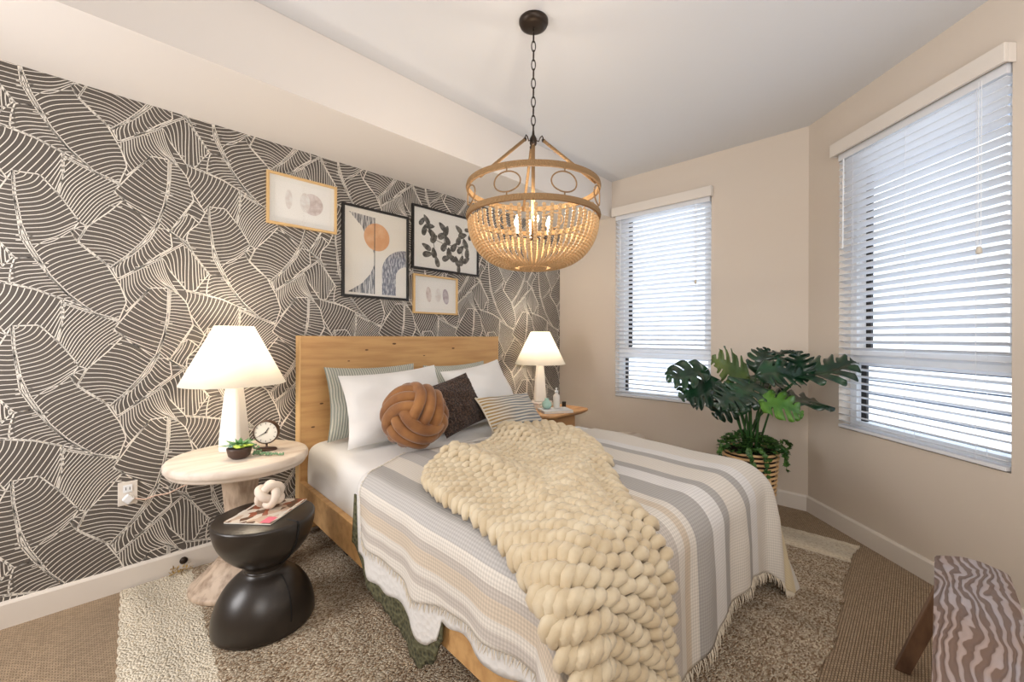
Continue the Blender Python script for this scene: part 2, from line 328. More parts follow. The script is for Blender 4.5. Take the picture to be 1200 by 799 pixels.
# papered wall: dark ground, printed line pattern as part of the same mesh
def wallpaper():
    mb = MB(); mb.bounds(XR, DB+T, DW, DW+T, 0, ZC)
    f = 496.17; cx, cy = 606.13, 394.82; cs, sn = cos(radians(43.5)), sin(radians(43.5)); r = radians(-.17)
    def W(px, py):
        dx, dy = px-cx, py-cy; x = dx*cos(r)+dy*sin(r); y = -dx*sin(r)+dy*cos(r); R = x/f; U = -y/f
        d = (cs+R*sn, sn-R*cs, U); t = DW/d[1]; return (d[0]*t, 1.24+d[2]*t)
    c1 = lambda p: W(p[0]/3.63, 180+p[1]/3.63)
    c5 = lambda p: W(100+p[0]/3.995, 260+p[1]/3.995)
    TW, TH = .69, .665
    P = []   # (rail A, rail B, n lines, bow, spine?)
    def patch(cv, A, B, n, bow=0, spine=True): P.append(([cv(a) for a in A], [cv(b) for b in B], n, bow, spine))
    patch(c1, [(50,85),(57,180),(85,310),(125,400)], [(50,85),(165,100),(260,200),(335,300),(300,342)], 26, -.012)
    patch(c1, [(125,400),(210,530),(290,610),(400,690),(505,718)], [(300,342),(325,385),(380,430),(450,480),(510,570),(538,640),(505,718)], 34, .014)
    patch(c1, [(300,342),(312,332),(330,325)], [(325,385),(345,355),(365,318)], 5, .003, False)
    patch(c1, [(715,35),(712,150),(695,230),(665,310)], [(715,35),(640,20),(560,90),(480,172),(525,205)], 24, .012)
    patch(c1, [(665,310),(600,390),(540,445),(470,495)], [(525,205),(460,258),(370,320),(330,385),(440,470),(470,495)], 26, -.01)
    patch(c5, [(575,-65),(585,60),(600,180),(640,255)], [(575,-65),(530,15),(480,55),(470,90),(500,150),(580,255)], 26, .006)
    patch(c5, [(640,255),(690,330),(740,390),(799,440)], [(580,262),(570,300),(565,350),(640,370),(720,405),(799,440)], 24, -.006)
    patch(c5, [(395,325),(392,420),(385,480),(345,610)], [(395,325),(440,350),(475,390),(505,490),(395,655)], 30, .006)
    patch(c5, [(345,15),(300,90),(220,160),(120,222)], [(395,60),(405,130),(340,165),(270,215),(150,277),(120,222)], 26, -.006)
    patch(c5, [(470,330),(560,350),(640,370),(722,405),(722,480)], [(470,385),(490,440),(560,540),(620,600),(680,620)], 26, .012)
    patch(c1, [(262,20),(380,80),(500,138),(525,205)], [(205,150),(290,265),(330,300),(370,320)], 28, -.012)
    patch(c5, [(350,172),(405,140),(465,108),(520,180),(578,252)], [(395,240),(475,335),(515,332),(545,290),(578,252)], 20, .006)
    patch(c5, [(150,280),(270,220),(345,182),(352,175)], [(190,430),(300,325),(400,325),(470,395)], 26, -.012)
    patch(c5, [(385,45),(400,60),(465,105)], [(430,5),(480,-30),(530,15)], 10, .0, True)
    patch(c5, [(505,490),(455,570),(395,655),(465,695)], [(560,530),(600,560),(600,640),(520,740)], 16, .0)
    patch(lambda p: p, [(-.26, 0.0), (-.26, .34), (-.26, .67)], [(.46, .05), (.46, .38), (.46, .72)], 46, .02, False)
    polys = [np.array(A+B[::-1]) for A, B, *_ in P]
    def inside(pts, poly):
        x, y = pts[:, 0], pts[:, 1]; res = np.zeros(len(pts), bool); n = len(poly)
        for i in range(n):
            x1, y1 = poly[i]; x2, y2 = poly[i-1]
            if y1 == y2: continue
            c = ((y1 > y) != (y2 > y)) & (x < (x2-x1)*(y-y1)/(y2-y1)+x1); res ^= c
        return res
    def samp(rail, n, smooth=True):
        R = np.array(rail); d = np.r_[0, np.cumsum(np.hypot(*(R[1:]-R[:-1]).T))]; s = np.linspace(0, d[-1], n)
        return np.c_[np.interp(s, d, R[:, 0]), np.interp(s, d, R[:, 1])]
    segs = []
    rr = np.random.default_rng(3)
    for k, (A, B, n, bow, spine) in enumerate(P):
        n = max(4, int(n*.74)); a = samp(A, n); b = samp(B, n); lines = []
        for i in range(0, n):
            m = 16; t = np.linspace(0, 1, m)[:, None]; q = a[i]*(1-t)+b[i]*t; d = b[i]-a[i]; L = np.hypot(*d)
            if L < 1e-4: continue
            nn = np.array([-d[1], d[0]])/L
            q = q+nn*(np.sin(pi*t)*bow+np.sin(2*pi*t+i*.13)*.0025)*min(1, L/.12); lines.append((q, .0016))
        def outline(rail, wd):
            q = samp(rail, max(6, int(60*np.sum(np.hypot(*(np.diff(np.array(rail), axis=0)).T))))); lines.append((q, wd))
        if k < len(P)-1:
            outline(B, .0026)
            if spine:
                q = samp(A, 40); d = np.gradient(q, axis=0); nn = np.c_[-d[:, 1], d[:, 0]]/np.hypot(d[:, 0], d[:, 1])[:, None]
                lines.append((q+nn*.0035, .0019)); lines.append((q-nn*.0035, .0019))
            else: outline(A, .002)
        for q, wd in lines:
            mid = (q[1:]+q[:-1])/2; ok = np.ones(len(mid), bool)
            for j in range(k):
                for ox in (-2*TW, -TW, 0, TW, 2*TW):
                    for oz in [q_*TH for q_ in range(-4, 5)]:
                        ok &= ~inside(mid, polys[j]+np.array([ox, oz]))
            if k == len(P)-1:   # filler only once per tile
                ok &= (mid[:, 0] > -.23) & (mid[:, 0] < -.23+TW) & (mid[:, 1] > .02) & (mid[:, 1] < .02+TH)
            d = np.gradient(q, axis=0); nn = np.c_[-d[:, 1], d[:, 0]]/(np.hypot(d[:, 0], d[:, 1])[:, None]+1e-9)
            for i in np.nonzero(ok)[0]: segs.append((q[i]+nn[i]*wd, q[i]-nn[i]*wd, q[i+1]-nn[i+1]*wd, q[i+1]+nn[i+1]*wd))
    Sg = np.array(segs)  # (N,4,2)
    y = DW-.0006
    allq = []
    x0, x1, z0, z1 = XR+.002, DB-.002, BH, ZS
    for ix in range(-3, 7):
        for iz in range(-5, 5):
            q = Sg+np.array([ix*TW, iz*TH]); mn = q.min(axis=1); mx = q.max(axis=1)
            k = (mx[:, 0] > x0) & (mn[:, 0] < x1) & (mx[:, 1] > z0) & (mn[:, 1] < z1)
            if k.any():
                q = q[k]; q[:, :, 0] = np.clip(q[:, :, 0], x0, x1); q[:, :, 1] = np.clip(q[:, :, 1], z0, z1); allq.append(q)
    Q = np.concatenate(allq); V = np.empty((len(Q)*4, 3)); V[:, 0] = Q[:, :, 0].ravel(); V[:, 1] = y; V[:, 2] = Q[:, :, 1].ravel()
    n = len(mb.v); mb.v += [tuple(p) for p in V]; mb.f += [(n+4*i, n+4*i+1, n+4*i+2, n+4*i+3) for i in range(len(Q))]; mb.m += [1]*len(Q)
    return mb
wl = wallpaper().build('wall_left', [M_paper, M_pline]); wl['kind'] = 'structure'
# window wall and bay wall, each with an opening
WY0, WY1, WZ0, WZ1 = 1.245, 2.138, .672, 2.41
mb = MB(); mb.bounds(DB, DB+T, CY-.06, WY0, 0, ZC); mb.bounds(DB, DB+T, WY1, DW, 0, ZC); mb.bounds(DB, DB+T, WY0, WY1, 0, WZ0); mb.bounds(DB, DB+T, WY0, WY1, WZ1, ZC)
mb.build('wall_back', M_wall)['kind'] = 'structure'
BM = Matrix.Translation((CX, CY, 0)) @ Matrix.Rotation(pi+BA, 4, 'Z')   # local x along the bay wall, local y = outward... see below
# local frame: +x = BD, +y = rotated 90deg ccw from BD = outward (-BN)?  BD=(-c,-s); ccw90 = (s,-c) = -BN  -> outward
BS0, BS1, BZ0, BZ1 = .281, 1.225, .662, 2.425
mb = MB(); mb.T = BM; mb.bounds(0, BS0, 0, T, 0, ZC); mb.bounds(BS1, BL, 0, T, 0, ZC); mb.bounds(BS0, BS1, 0, T, 0, BZ0); mb.bounds(BS0, BS1, 0, T, BZ1, ZC)
mb.build('wall_right', M_wall)['kind'] = 'structure'
# baseboards
def bboard(name, T_, x0, x1, flip=1):
    mb = MB(); mb.T = T_; pr = [(0, 0), (.014, 0), (.014, BH-.012), (.008, BH), (0, BH)]
    vs = [(x, -flip*p[0]-flip*.0005, p[1]) for x in (x0, x1) for p in pr]; n = 5
    mb.add(vs, [tuple(range(5)), tuple(reversed(range(5, 10)))]+[(i, n+i, n+(i+1) % 5, (i+1) % 5) for i in range(5)])
    mb.build(name, M_trim)['kind'] = 'structure'
bboard('baseboard_left', Matrix.Translation((0, DW, 0)), XR, DB-.015)
bboard('baseboard_back', Matrix.Translation((DB, DW, 0)) @ Matrix.Rotation(-pi/2, 4, 'Z'), .002, DW-CY+.004, 1)
bboard('baseboard_right', BM, 0.002, BL, 1)
# windows: local frame x along the wall, y outward, built with a matrix
def window(n, Tm, x0, x1, z0, z1, zr):
    root = empty('window_%d' % n, Tm @ Vector(((x0+x1)/2, .1, z0))); root['kind'] = 'structure'
    inv = Matrix.Translation(-root.location)
    def part(name, m, fn, par=root):
        mb = MB(); mb.T = inv @ Tm; fn(mb); return mb.build(name, m, par)
    y0, y1 = .075, .14
    part('window_frame', M_white, lambda b: (b.bounds(x0, x0+.05, y0, y1, z0, z1), b.bounds(x1-.05, x1, y0, y1, z0, z1), b.bounds(x0+.05, x1-.05, y0, y1, z1-.05, z1), b.bounds(x0+.05, x1-.05, y0, y1, z0, z0+.05), b.bounds(x0+.05, x1-.05, y0, y1, zr-.045, zr+.045)))
    part('sash', M_white, lambda b: (b.bounds(x0+.05, x0+.085, y0+.02, y1-.01, zr+.045, z1-.05), b.bounds(x1-.085, x1-.05, y0+.02, y1-.01, zr+.045, z1-.05)))
    part('gasket', M_black2, lambda b: (b.bounds(x0+.0855, x0+.122, y0+.03, y1-.02, zr+.046, z1-.051), b.bounds(x0+.0505, x0+.0825 if n == 1 else x0+.09, y0+.03, y1-.02, z0+.051, zr-.046)))
    part('glass_pane', M_glass, lambda b: (b.bounds(x0+.05, x1-.05, .112, .116, z0+.05, z1-.05)))
TB = Matrix.Translation((DB, DW, 0)) @ Matrix.Rotation(-pi/2, 4, 'Z')    # x' = DW - Y, y outward
window(1, TB, DW-WY1, DW-WY0, WZ0, WZ1, 1.10)
window(2, BM, BS0, BS1, BZ0, BZ1, 1.115)
# blinds
def blind(Tm, x0, x1, z0, z1, label, wandx, cordx, cordz, tilt=.33):
    root = empty('window_blind', Tm @ Vector(((x0+x1)/2, 0, z1)), 0, label, 'window blind', 'horizontal slat blinds')
    inv = Matrix.Translation(-root.location)
    def new(): b = MB(); b.T = inv @ Tm; return b
    yc = .012
    b = new(); b.bounds(x0-.02, x1+.02, -.055, -.038, z1-.012, z1+.07); b.bounds(x0-.02, x0-.012, -.038, 0, z1-.012, z1+.07); b.bounds(x1+.012, x1+.02, -.038, -.0, z1-.012, z1+.07); b.build('valance', M_trim, root, bevel=.003)
    b = new(); b.bounds(x0+.005, x1-.005, -.015, .035, z1-.045, z1-.002); b.build('headrail', M_slat, root)
    b = new(); n = 40; zt, zb = z1-.065, z0+.045
    for i in range(n):
        z = zt+(zb-zt)*i/(n-1); R = Matrix.Rotation(-tilt, 3, 'X')
        pr = [(-.025, 0), (-.012, .0022), (0, .003), (.012, .0022), (.025, 0)]
        vs = []
        for x in (x0+.006, x1-.006):
            for (yy, zz) in pr: vs.append((x, yc+(yy*cos(tilt)+zz*sin(tilt)), z-yy*sin(tilt)+zz*cos(tilt)+.0012))
            for (yy, zz) in reversed(pr): vs.append((x, yc+(yy*cos(tilt)+(zz-.0025)*sin(tilt)), z-yy*sin(tilt)+(zz-.0025)*cos(tilt)))
        m = 10; b.add(vs, [tuple(range(m)), tuple(reversed(range(m, 2*m)))]+[(i_, m+i_, m+(i_+1) % m, (i_+1) % m) for i_ in range(m)])
    b.build('slats', M_slat, root)
    b = new(); b.bounds(x0+.006, x1-.006, yc-.025, yc+.025, z0+.006, z0+.024); b.build('bottom_rail', M_slat, root, bevel=.003)
    b = new()
    for fx in (.13, .5, .87):
        x = x0+(x1-x0)*fx
        for yy in (-.027, .027): b.tube([(x, yc+yy, z0+.02), (x, yc+yy, z1-.04)], .0011, 5)
    b.build('ladder_cord', M_slat, root)
    b = new(); b.tube([(wandx, -.03, z1-.05), (wandx, -.034, z1-.62)], .004, 6); b.build('tilt_wand', M_white, root)
    b = new(); b.tube([(cordx, -.034, z1-.03), (cordx, -.036, cordz)], .0014, 5); b.tube([(cordx+.012, -.034, z1-.03), (cordx+.012, -.036, cordz)], .0014, 5); b.build('lift_cord', M_white, root)
    b = new(); b.lathe([(.003, 0), (.009, -.004), (.011, -.03), (.006, -.036)], (cordx+.006, -.037, cordz+.004), 10); b.build('cord_tassel', mat('tassel', (212, 204, 190), .5), root)
blind(TB, DW-WY1+.004, DW-WY0-.004, WZ0, WZ1, 'white slatted blind on the smaller window between chandelier and plant', DW-WY1+.07, DW-WY0-.12, 1.72)
blind(BM, BS0+.004, BS1-.004, BZ0, BZ1, 'white slatted blind on the larger window to the right of the plant', BS0+.07, BS1-.10, 1.65)
# outside: a neighbouring white building and a balcony railing
M_out = mat('white_stucco', (236, 238, 240), .9)
M_outd = mat('dark_railing', (70, 80, 96), .6)
M_outw = mat('facade_window', (120, 132, 150), .3)
bR = empty('neighbouring_building', (5.5, -2.6, -3), 0, 'white neighbouring building seen through the larger window blind', 'building')
inv = Matrix.Translation((-5.5, 2.6, 3))
OM = BM @ Matrix.Translation((0, 0, 0))
def om(): b = MB(); b.T = inv @ OM; return b
b = om(); b.bounds(-6, 4, 5.0, 7, -3, 6); b.build('facade', M_out, bR)
for (x, z) in [(-2.2, .6), (-.9, .6), (-2.2, 2.2), (-.9, 2.2), (.5, 2.2)]:
    b = om(); b.bounds(x, x+.16, 4.96, 4.995, z, z+1.1); b.build('facade_window', M_outw, bR)
b = om(); b.bounds(-6, 4, 4.2, 4.99, 1.62, 1.78); b.build('balcony_slab', M_out, bR)
rl = empty('balcony_railing', tuple(BM @ Vector((1, .9, .2))), 0, 'dark metal balcony railing outside the lower part of the larger window', 'railing')
inv2 = Matrix.Translation(-rl.location)
def rb(): b = MB(); b.T = inv2 @ BM; return b
b = rb(); b.bounds(.96, 1.02, .88, .94, 0, 1.02); b.build('post', M_outd, rl)
b = rb(); b.bounds(-.6, 2.6, .89, .93, 1.0, 1.03); [b.bounds(-.6, 2.6, .90, .915, .42+.115*i, .43+.115*i) for i in range(5)]; b.build('rails', M_outd, rl)
b = rb(); b.bounds(-.8, 2.8, T+.02, 1.1, -.1, .0); b.build('balcony_floor', M_out, rl)
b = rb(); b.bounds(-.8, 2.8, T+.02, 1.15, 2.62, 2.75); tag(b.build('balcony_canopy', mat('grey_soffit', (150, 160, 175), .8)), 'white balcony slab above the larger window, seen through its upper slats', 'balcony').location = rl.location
b2 = MB(); b2.bounds(7.2, 8.0, -1, 6, -3, 7); tag(b2.build('plain_facade', M_out), 'plain white facade seen through the smaller window blind', 'building')

# ------------------------------------------------------------------ rug
def rug():
    root = empty('area_rug', (0, 0, 0), 0, 'large natural jute rug with cream end borders under the bed', 'rug')
    x0, x1, y0, y1 = .155, 3.215, .262, 2.79
    def left(y): return .168-.075*(2.8-y)
    def e(x): return y0+.012*sin(x*5)+.006*sin(x*17)
    def right(y): return x1+.02*sin(y*4)-.02
    def surf(a0, a1, name, m, nu, z):
        b = MB()
        def fn(u, v):
            y = y0+(y1-y0)*v; xa = left(y); xb = right(y)
            xs = xa+(a0 if a0 >= 0 else xb-xa+a0); xe = xa+a1 if (a1 > 0 and a1 < 2) else (xb if a1 == 9 else xb+a1)
            x = xs+(xe-xs)*u
            yy = e(x)+(y1-e(x))*v
            return (x+.004*sin(yy*90+x*7)*(1 if u in (0, 1) else 0), yy+(.004*sin(x*80) if v in (0, 1) else 0), z)
        b.grid(fn, nu, 120)
        return b.build(name, m, root, solid=-.009)
    surf(.275, -.275, 'centre_field', M_rug, 60, .011)
    surf(0, .2745, 'border', M_rugb, 12, .0105)
    surf(-.2745, 9, 'border', M_rugb, 12, .0105)
rug()

# ------------------------------------------------------------------ bed
TH = radians(3.2); OB = (.955, 2.80, 0)
BT = Matrix.Translation(OB) @ Matrix.Rotation(-TH, 4, 'Z')
def L_(x, y, z): return (x, -y, z)      # bed coordinates: x across from the near side, y from the head to the foot
bed = empty('platform_bed', OB, -TH, 'light oak platform bed with a tall plank headboard', 'bed')
def bb(x0, x1, y0, y1, z0, z1, b=None): b = b or MB(); b.bounds(x0, x1, -y1, -y0, z0, z1); return b
hb = bb(.008, 1.578, .012, .08, .06, 1.243).build('headboard', M_oak, bed, bevel=.004)
bb(0, .0075, .010, .082, .058, 1.245).build('edge_band', M_oakz, hb); bb(1.5785, 1.586, .010, .082, .058, 1.245).build('edge_band', M_oakz, hb)
for (x, z, s) in [(.62, 1.19, .009), (.42, 1.15, .007), (.20, 1.0, .006), (1.12, 1.15, .008), (.13, .82, .007), (.23, .93, .006), (.08, .68, .007), (.86, 1.1, .005), (.30, 1.08, .005)]:
    b = MB(); b.sphere(L_(x, .0805, z), s, 10, 6, sc=(1.7, .12, .7)); b.build('wood_knot', M_knot, hb)
bb(0, .032, .083, 2.17, .20, .362).build('side_rail', M_oak, bed, bevel=.003); bb(1.568, 1.60, .083, 2.17, .20, .362).build('side_rail', M_oak, bed, bevel=.003)
bb(.033, 1.567, 2.138, 2.17, .20, .362).build('foot_rail', M_oak, bed, bevel=.003)
bb(.033, 1.567, .083, 2.137, .27, .30).build('slat_platform', M_oak, bed)
for x in (.16, 1.545):
    for y in (.45, 2.07): bb(x-.025, x+.025, y-.025, y+.025, .012, .269).build('bed_leg', M_black2, bed, bevel=.003)
# mattress with white sheet
TOP = .600
def rbox(mb, x0, x1, y0, y1, z0, z1, r, n=6, dx=.0, nz=5):
    # rounded box as grid of superellipse sections
    prof = []
    for i in range(nz+1): a = pi/2*i/nz; prof.append((r*(1-sin(a)), z1-r*(1-cos(a))) if False else (r*(1-cos(a)), None, a))
    rings = []
    for (zz, ins) in [(z0, .012)]+[(z0+(z1-r-z0)*t, -.004*sin(pi*t)) for t in (.1, .3, .5, .7, .9)]+[(z1-r+r*sin(a), r*(1-cos(a))) for a in [pi/2*i/6 for i in range(7)]]:
        ring = []
        X0, X1, Y0, Y1 = x0+ins, x1-ins, y0+ins, y1-ins; rc = .06
        for (cx, cy, a0) in ((X1-rc, Y1-rc, 0), (X0+rc, Y1-rc, pi/2), (X0+rc, Y0+rc, pi), (X1-rc, Y0+rc, 3*pi/2)):
            for k in range(7): a = a0+pi/2*k/6; ring.append((cx+rc*cos(a), cy+rc*sin(a), zz))
        rings.append(ring)
    m = len(rings[0]); vs = [p for rg in rings for p in rg]; fs = []
    for i in range(len(rings)-1):
        for k in range(m): k2 = (k+1) % m; fs.append((i*m+k, i*m+k2, (i+1)*m+k2, (i+1)*m+k))
    fs.append(tuple(reversed(range(m)))); fs.append(tuple((len(rings)-1)*m+k for k in range(m)))
    mb.add(vs, fs)
b = MB(); rbox(b, .036, 1.564, -2.13, -.09, .305, TOP, .07)
o = b.build('mattress', M_sheet, None, smooth=True, loc=OB, rz=-TH); tag(o, 'thick mattress in a smooth white sheet on the oak bed frame', 'mattress')

XE0, XE1, YE = .0, 1.59, 2.165
def edge1(s, r=.055):
    if s <= 0: return s, 0
    q = r*pi/2
    if s < q: return r*sin(s/r), r*(1-cos(s/r))
    return r+(s-q)*.03, r+(s-q)
def drape(a, b, off, fold=.012, k=26, ph=0, zt=TOP):
    """cloth coordinates -> bed-local point; off = layer height above the sheet"""
    far = min(1, max(0, (b-1.3)/.8))*min(1, max(0, a/.8))
    rb_ = .055+.06*far; r = rb_+off
    xl, xr, ye = XE0+rb_, XE1-.02*far-rb_, YE-rb_
    sa = xl-a if a < xl else (a-xr if a > xr else 0); sgn = -1 if a < xl else 1
    sb = b-ye if b > ye else 0
    d = hypot(sa, sb)
    if d < 1e-9: 
        return (a, -b, zt+off)
    o, dr = edge1(d, r)
    ux, uy = sa/d, sb/d
    tang = (b if sa > sb else a)
    am = fold*min(1, max(0, dr-.03)/.25)
    o += am*(sin(k*tang+ph)+.5*sin(k*1.9*tang+2+ph)) + am*.6
    corner = 2*ux*uy
    o += corner*dr*.22
    x = (xl if sgn < 0 else xr)+sgn*o*ux if sa > 0 else a
    y = ye+o*uy if sb > 0 else b
    return (x, -y, zt+off-dr)
def wr(x, y):  # soft wrinkles on top
    return .004*sin(3.1*x+7*y)+.003*sin(11*x-4*y+1)+.0022*sin(19*y+5*x)
def interp(x, pts):
    return float(np.interp(x, [p[0] for p in pts], [p[1] for p in pts]))
# olive throw tucked under the quilt, hanging on the near side
def hem_olive(y): return interp(y, [(.93, .33), (.99, .357), (1.04, .42), (1.125, .45), (1.283, .488), (1.42, .52), (1.49, .542), (1.57, .54), (1.63, .49), (1.66, .42), (1.69, .38)])
b = MB()
def fo(u, v):
    y = .94+.73*v; a = -.065-(hem_olive(y)-.12+.006*sin(y*90))*u
    p = drape(a, y, .008, .008, 17, .4); return p
b.grid(fo, 26, 80)
o = b.build('knit_throw', M_olive, None, smooth=True, loc=OB, rz=-TH, solid=.006)
tag(o, 'dark olive knit throw hanging below the white quilt on the near side of the bed', 'throw')
# white quilt
def q_begin(x): return interp(x, [(-.6, 1.03), (0, .97), (.5, .80), (1, .80), (1.6, 1.0), (2.1, 1.0)])
def q_hem(y): return interp(y, [(.9, .31), (1.065, .358), (1.15, .39), (1.27, .40), (1.40, .388), (1.48, .405), (1.535, .428), (1.60, .428), (1.645, .40), (1.67, .32), (1.69, .32), (1.83, .305), (1.91, .32), (2.1, .30), (2.6, .30)])+.005*sin(y*45)
b = MB()
def fq(u, v):
    y0 = .9; yy = .92+(YE+.36-.92)*v
    aL = -(q_hem(yy)-.055+.03); a = aL+(1.6+.30-aL)*u
    ybeg = q_begin(a); y = ybeg+(YE+.36-ybeg)*v
    aL = -(q_hem(y)-.055+.03); a = aL+(1.6+.30-aL)*u
    p = drape(a, y, .017, .010, 17, .4); return (p[0], p[1], p[2]+wr(p[0], -p[1])*.5)
b.grid(fq, 130, 110)
o = b.build('quilt', M_quilt, None, smooth=True, loc=OB, rz=-TH, solid=.005)
tag(o, 'white textured quilt under the striped blanket, its scalloped hem showing on the near side', 'quilt')
# striped gauze blanket
def b_begin(x): return interp(x, [(-.5, 1.06), (-.3, 1.05), (0, 1.02), (.3, .82), (.6, .86), (1.0, .92), (1.5, 1.12), (2.1, 1.2)])
def b_hemL(y): return interp(y, [(1.0, .28), (1.3, .285), (1.53, .315), (1.69, .275), (1.84, .265), (2.05, .25), (2.2, .25), (2.8, .28)])
def b_hemF(x): return interp(x, [(-.4, .44), (.3, .46), (.65, .54), (.85, .49), (1.1, .45), (1.25, .44), (1.45, .50), (1.64, .56), (2.1, .5)])
LB = .0
def bl_pt(a, y):
    p = drape(a, y, .026, .010, 17, .4); return (p[0], p[1], p[2]+wr(p[0], -p[1])*.6)
def bl_ay(u, v):
    y = 1.02+(YE+.5-1.02)*v; a = .0
    for _ in range(3):
        aL = -b_hemL(y)+.02; a = aL+(1.6+.42-aL)*u
        y0 = b_begin(a); y = y0+(YE-.03+b_hemF(a)-y0)*v
    return a, y
b = MB()
b.grid(lambda u, v: bl_pt(*bl_ay(u, v)), 170, 120, uvfn=lambda u, v: ((bl_ay(u, v)[0]+.5)/2.7, bl_ay(u, v)[1]))
blk = b.build('striped_blanket', M_blanket, None, smooth=True, loc=OB, rz=-TH, solid=.003)
tag(blk, 'grey, cream and white striped gauze blanket with fringed hem spread over the bed', 'blanket')
b = MB()
for i in range(240):
    u = (i+random.random())/240; a, y = bl_ay(u, 1); p = Vector(bl_pt(a, y)); q = Vector(bl_pt(a+random.uniform(-.012, .012), y+.035+.012*random.random()))
    q += Vector((random.uniform(-.006, .006), -random.random()*.012, 0)); b.tube([p, (p+q)/2+Vector((0, -.003, 0)), q], [.0026, .002, .0008], 4)
for i in range(150):
    v = (i+random.random())/150; a, y = bl_ay(0, v); p = Vector(bl_pt(a, y)); q = Vector(bl_pt(a-.02-.008*random.random(), y+random.uniform(-.01, .01)))
    b.tube([p, q+Vector((-.004*random.random(), 0, 0))], [.0022, .0007], 4)
for i in range(100):
    u = .25*(i+random.random())/100; a, y = bl_ay(u, 0); p = Vector(bl_pt(a, y))+Vector((0, 0, .002)); q = Vector(bl_pt(a+random.uniform(-.004, .004), y-.008-.006*random.random()))
    b.tube([p, q], [.0018, .0006], 4)
tag(b.build('fringe', M_fringe, blk), kind='stuff')
# ------------------------------------------------------------------ pillows
def pillow(name, m, cn, thick, label, cat='pillow', group=None, n=26, pinch=.085, sag=0, fur=0, seed=1):
    """cn = TL, TR, BR, BL in bed coordinates (x, y, z) with y towards the foot"""
    TL, TR, BR, BL = [Vector(L_(*c)) for c in cn]
    ctr = (TL+TR+BR+BL)/4; nn = ((TR-TL).cross(BL-TL)).normalized()
    if nn.y > 0: nn = -nn     # towards the foot
    W = ((TR-TL).length+(BR-BL).length)/2; H = ((BL-TL).length+(BR-TR).length)/2
    r2 = random.Random(seed); ph = [r2.uniform(0, 6) for _ in range(6)]
    def pt(u, v, side):
        a, b_ = 2*u-1, 2*v-1
        a2 = a*(1-pinch*(1-b_*b_)); b2 = b_*(1-pinch*(1-a*a)); U, V = (a2+1)/2, (b2+1)/2
        p = TL*(1-U)*(1-V)+TR*U*(1-V)+BR*U*V+BL*(1-U)*V
        t = thick/2*max(0, (1-abs(a)**2.1))**.62*max(0, (1-abs(b_)**2.1))**.62
        t *= 1+.10*sin(3*a+ph[0])*sin(2.4*b_+ph[1])
        t += (.006*sin(6*a+4*b_+ph[2])+.004*sin(9*b_-5*a+ph[3])+.003*sin(15*a*b_+ph[4]))*min(1, t/.02)
        t += fur*r2.uniform(-1, 1) if abs(a) < .99 and abs(b_) < .99 else 0
        t *= (1.15-.25*(1-v)) if sag else 1
        return tuple(p+nn*t*side)
    mb = MB()
    mb.grid(lambda u, v: pt(u, v, 1), n, n, uvfn=lambda u, v: (u*W, v*H))
    mb.grid(lambda u, v: pt(1-u, v, -1), n, n, uvfn=lambda u, v: ((1-u)*W, v*H))
    loc = tuple(BT @ Vector((ctr.x, ctr.y, min(c.z for c in (BL, BR)))))
    Ti = Matrix.Translation(loc) @ Matrix.Rotation(-TH, 4, 'Z')
    M2 = Ti.inverted() @ BT
    mb.v = [tuple(M2 @ Vector(p)) for p in mb.v]
    me_o = mb.build(name, m, None, smooth=True, loc=loc, rz=-TH)
    tag(me_o, label, cat, group)
    return me_o, (TL, TR, BR, BL, nn, M2, pt)
Z0 = .615
pillow('euro_sham', M_sham, [(.125, .13, 1.05), (.745, .13, 1.05), (.77, .27, Z0), (.10, .27, Z0)], .12, 'grey striped pillow leaning on the headboard behind the left white pillow', sag=1)
pillow('euro_sham', M_sham, [(.82, .13, 1.03), (1.385, .13, 1.045), (1.42, .27, Z0), (.80, .27, Z0)], .12, 'grey striped pillow leaning on the headboard behind the right white pillow', sag=1, seed=2)
pillow('bed_pillow', M_pillowcase, [(.135, .335, 1.01), (.80, .315, 1.045), (.87, .52, Z0), (.12, .52, Z0)], .17, 'left of the two white bed pillows, standing behind the caramel knot cushion', sag=1, seed=3)
pillow('bed_pillow', M_pillowcase, [(.84, .325, .995), (1.385, .305, 1.065), (1.53, .49, Z0+.01), (.91, .50, Z0)], .17, 'right of the two white bed pillows, standing behind the dark brown square pillow', sag=1, seed=4)
pillow('square_pillow', M_brownfur, [(.56, .545, .915), (.905, .54, 1.0), (1.00, .67, .705), (.66, .68, Z0+.005)], .12, 'dark brown boucle square pillow between the knot cushion and the striped lumbar pillow', n=70, fur=.004, pinch=.04, seed=5)
lp, info = pillow('lumbar_pillow', M_lumbar, [(.865, .69, .85), (1.375, .65, .835), (1.40, .80, Z0+.022), (.91, .82, Z0+.022)], .10, 'small rectangular lumbar pillow with ochre and grey stripes', seed=6, pinch=.04)
TL, TR, BR, BL, nn, M2, pt = info
mb = MB(); mb.tube([M2 @ Vector(pt(.004, t/20, 1)) for t in range(21)], .006, 6); mb.build('piping', M_fringe, lp, smooth=True)
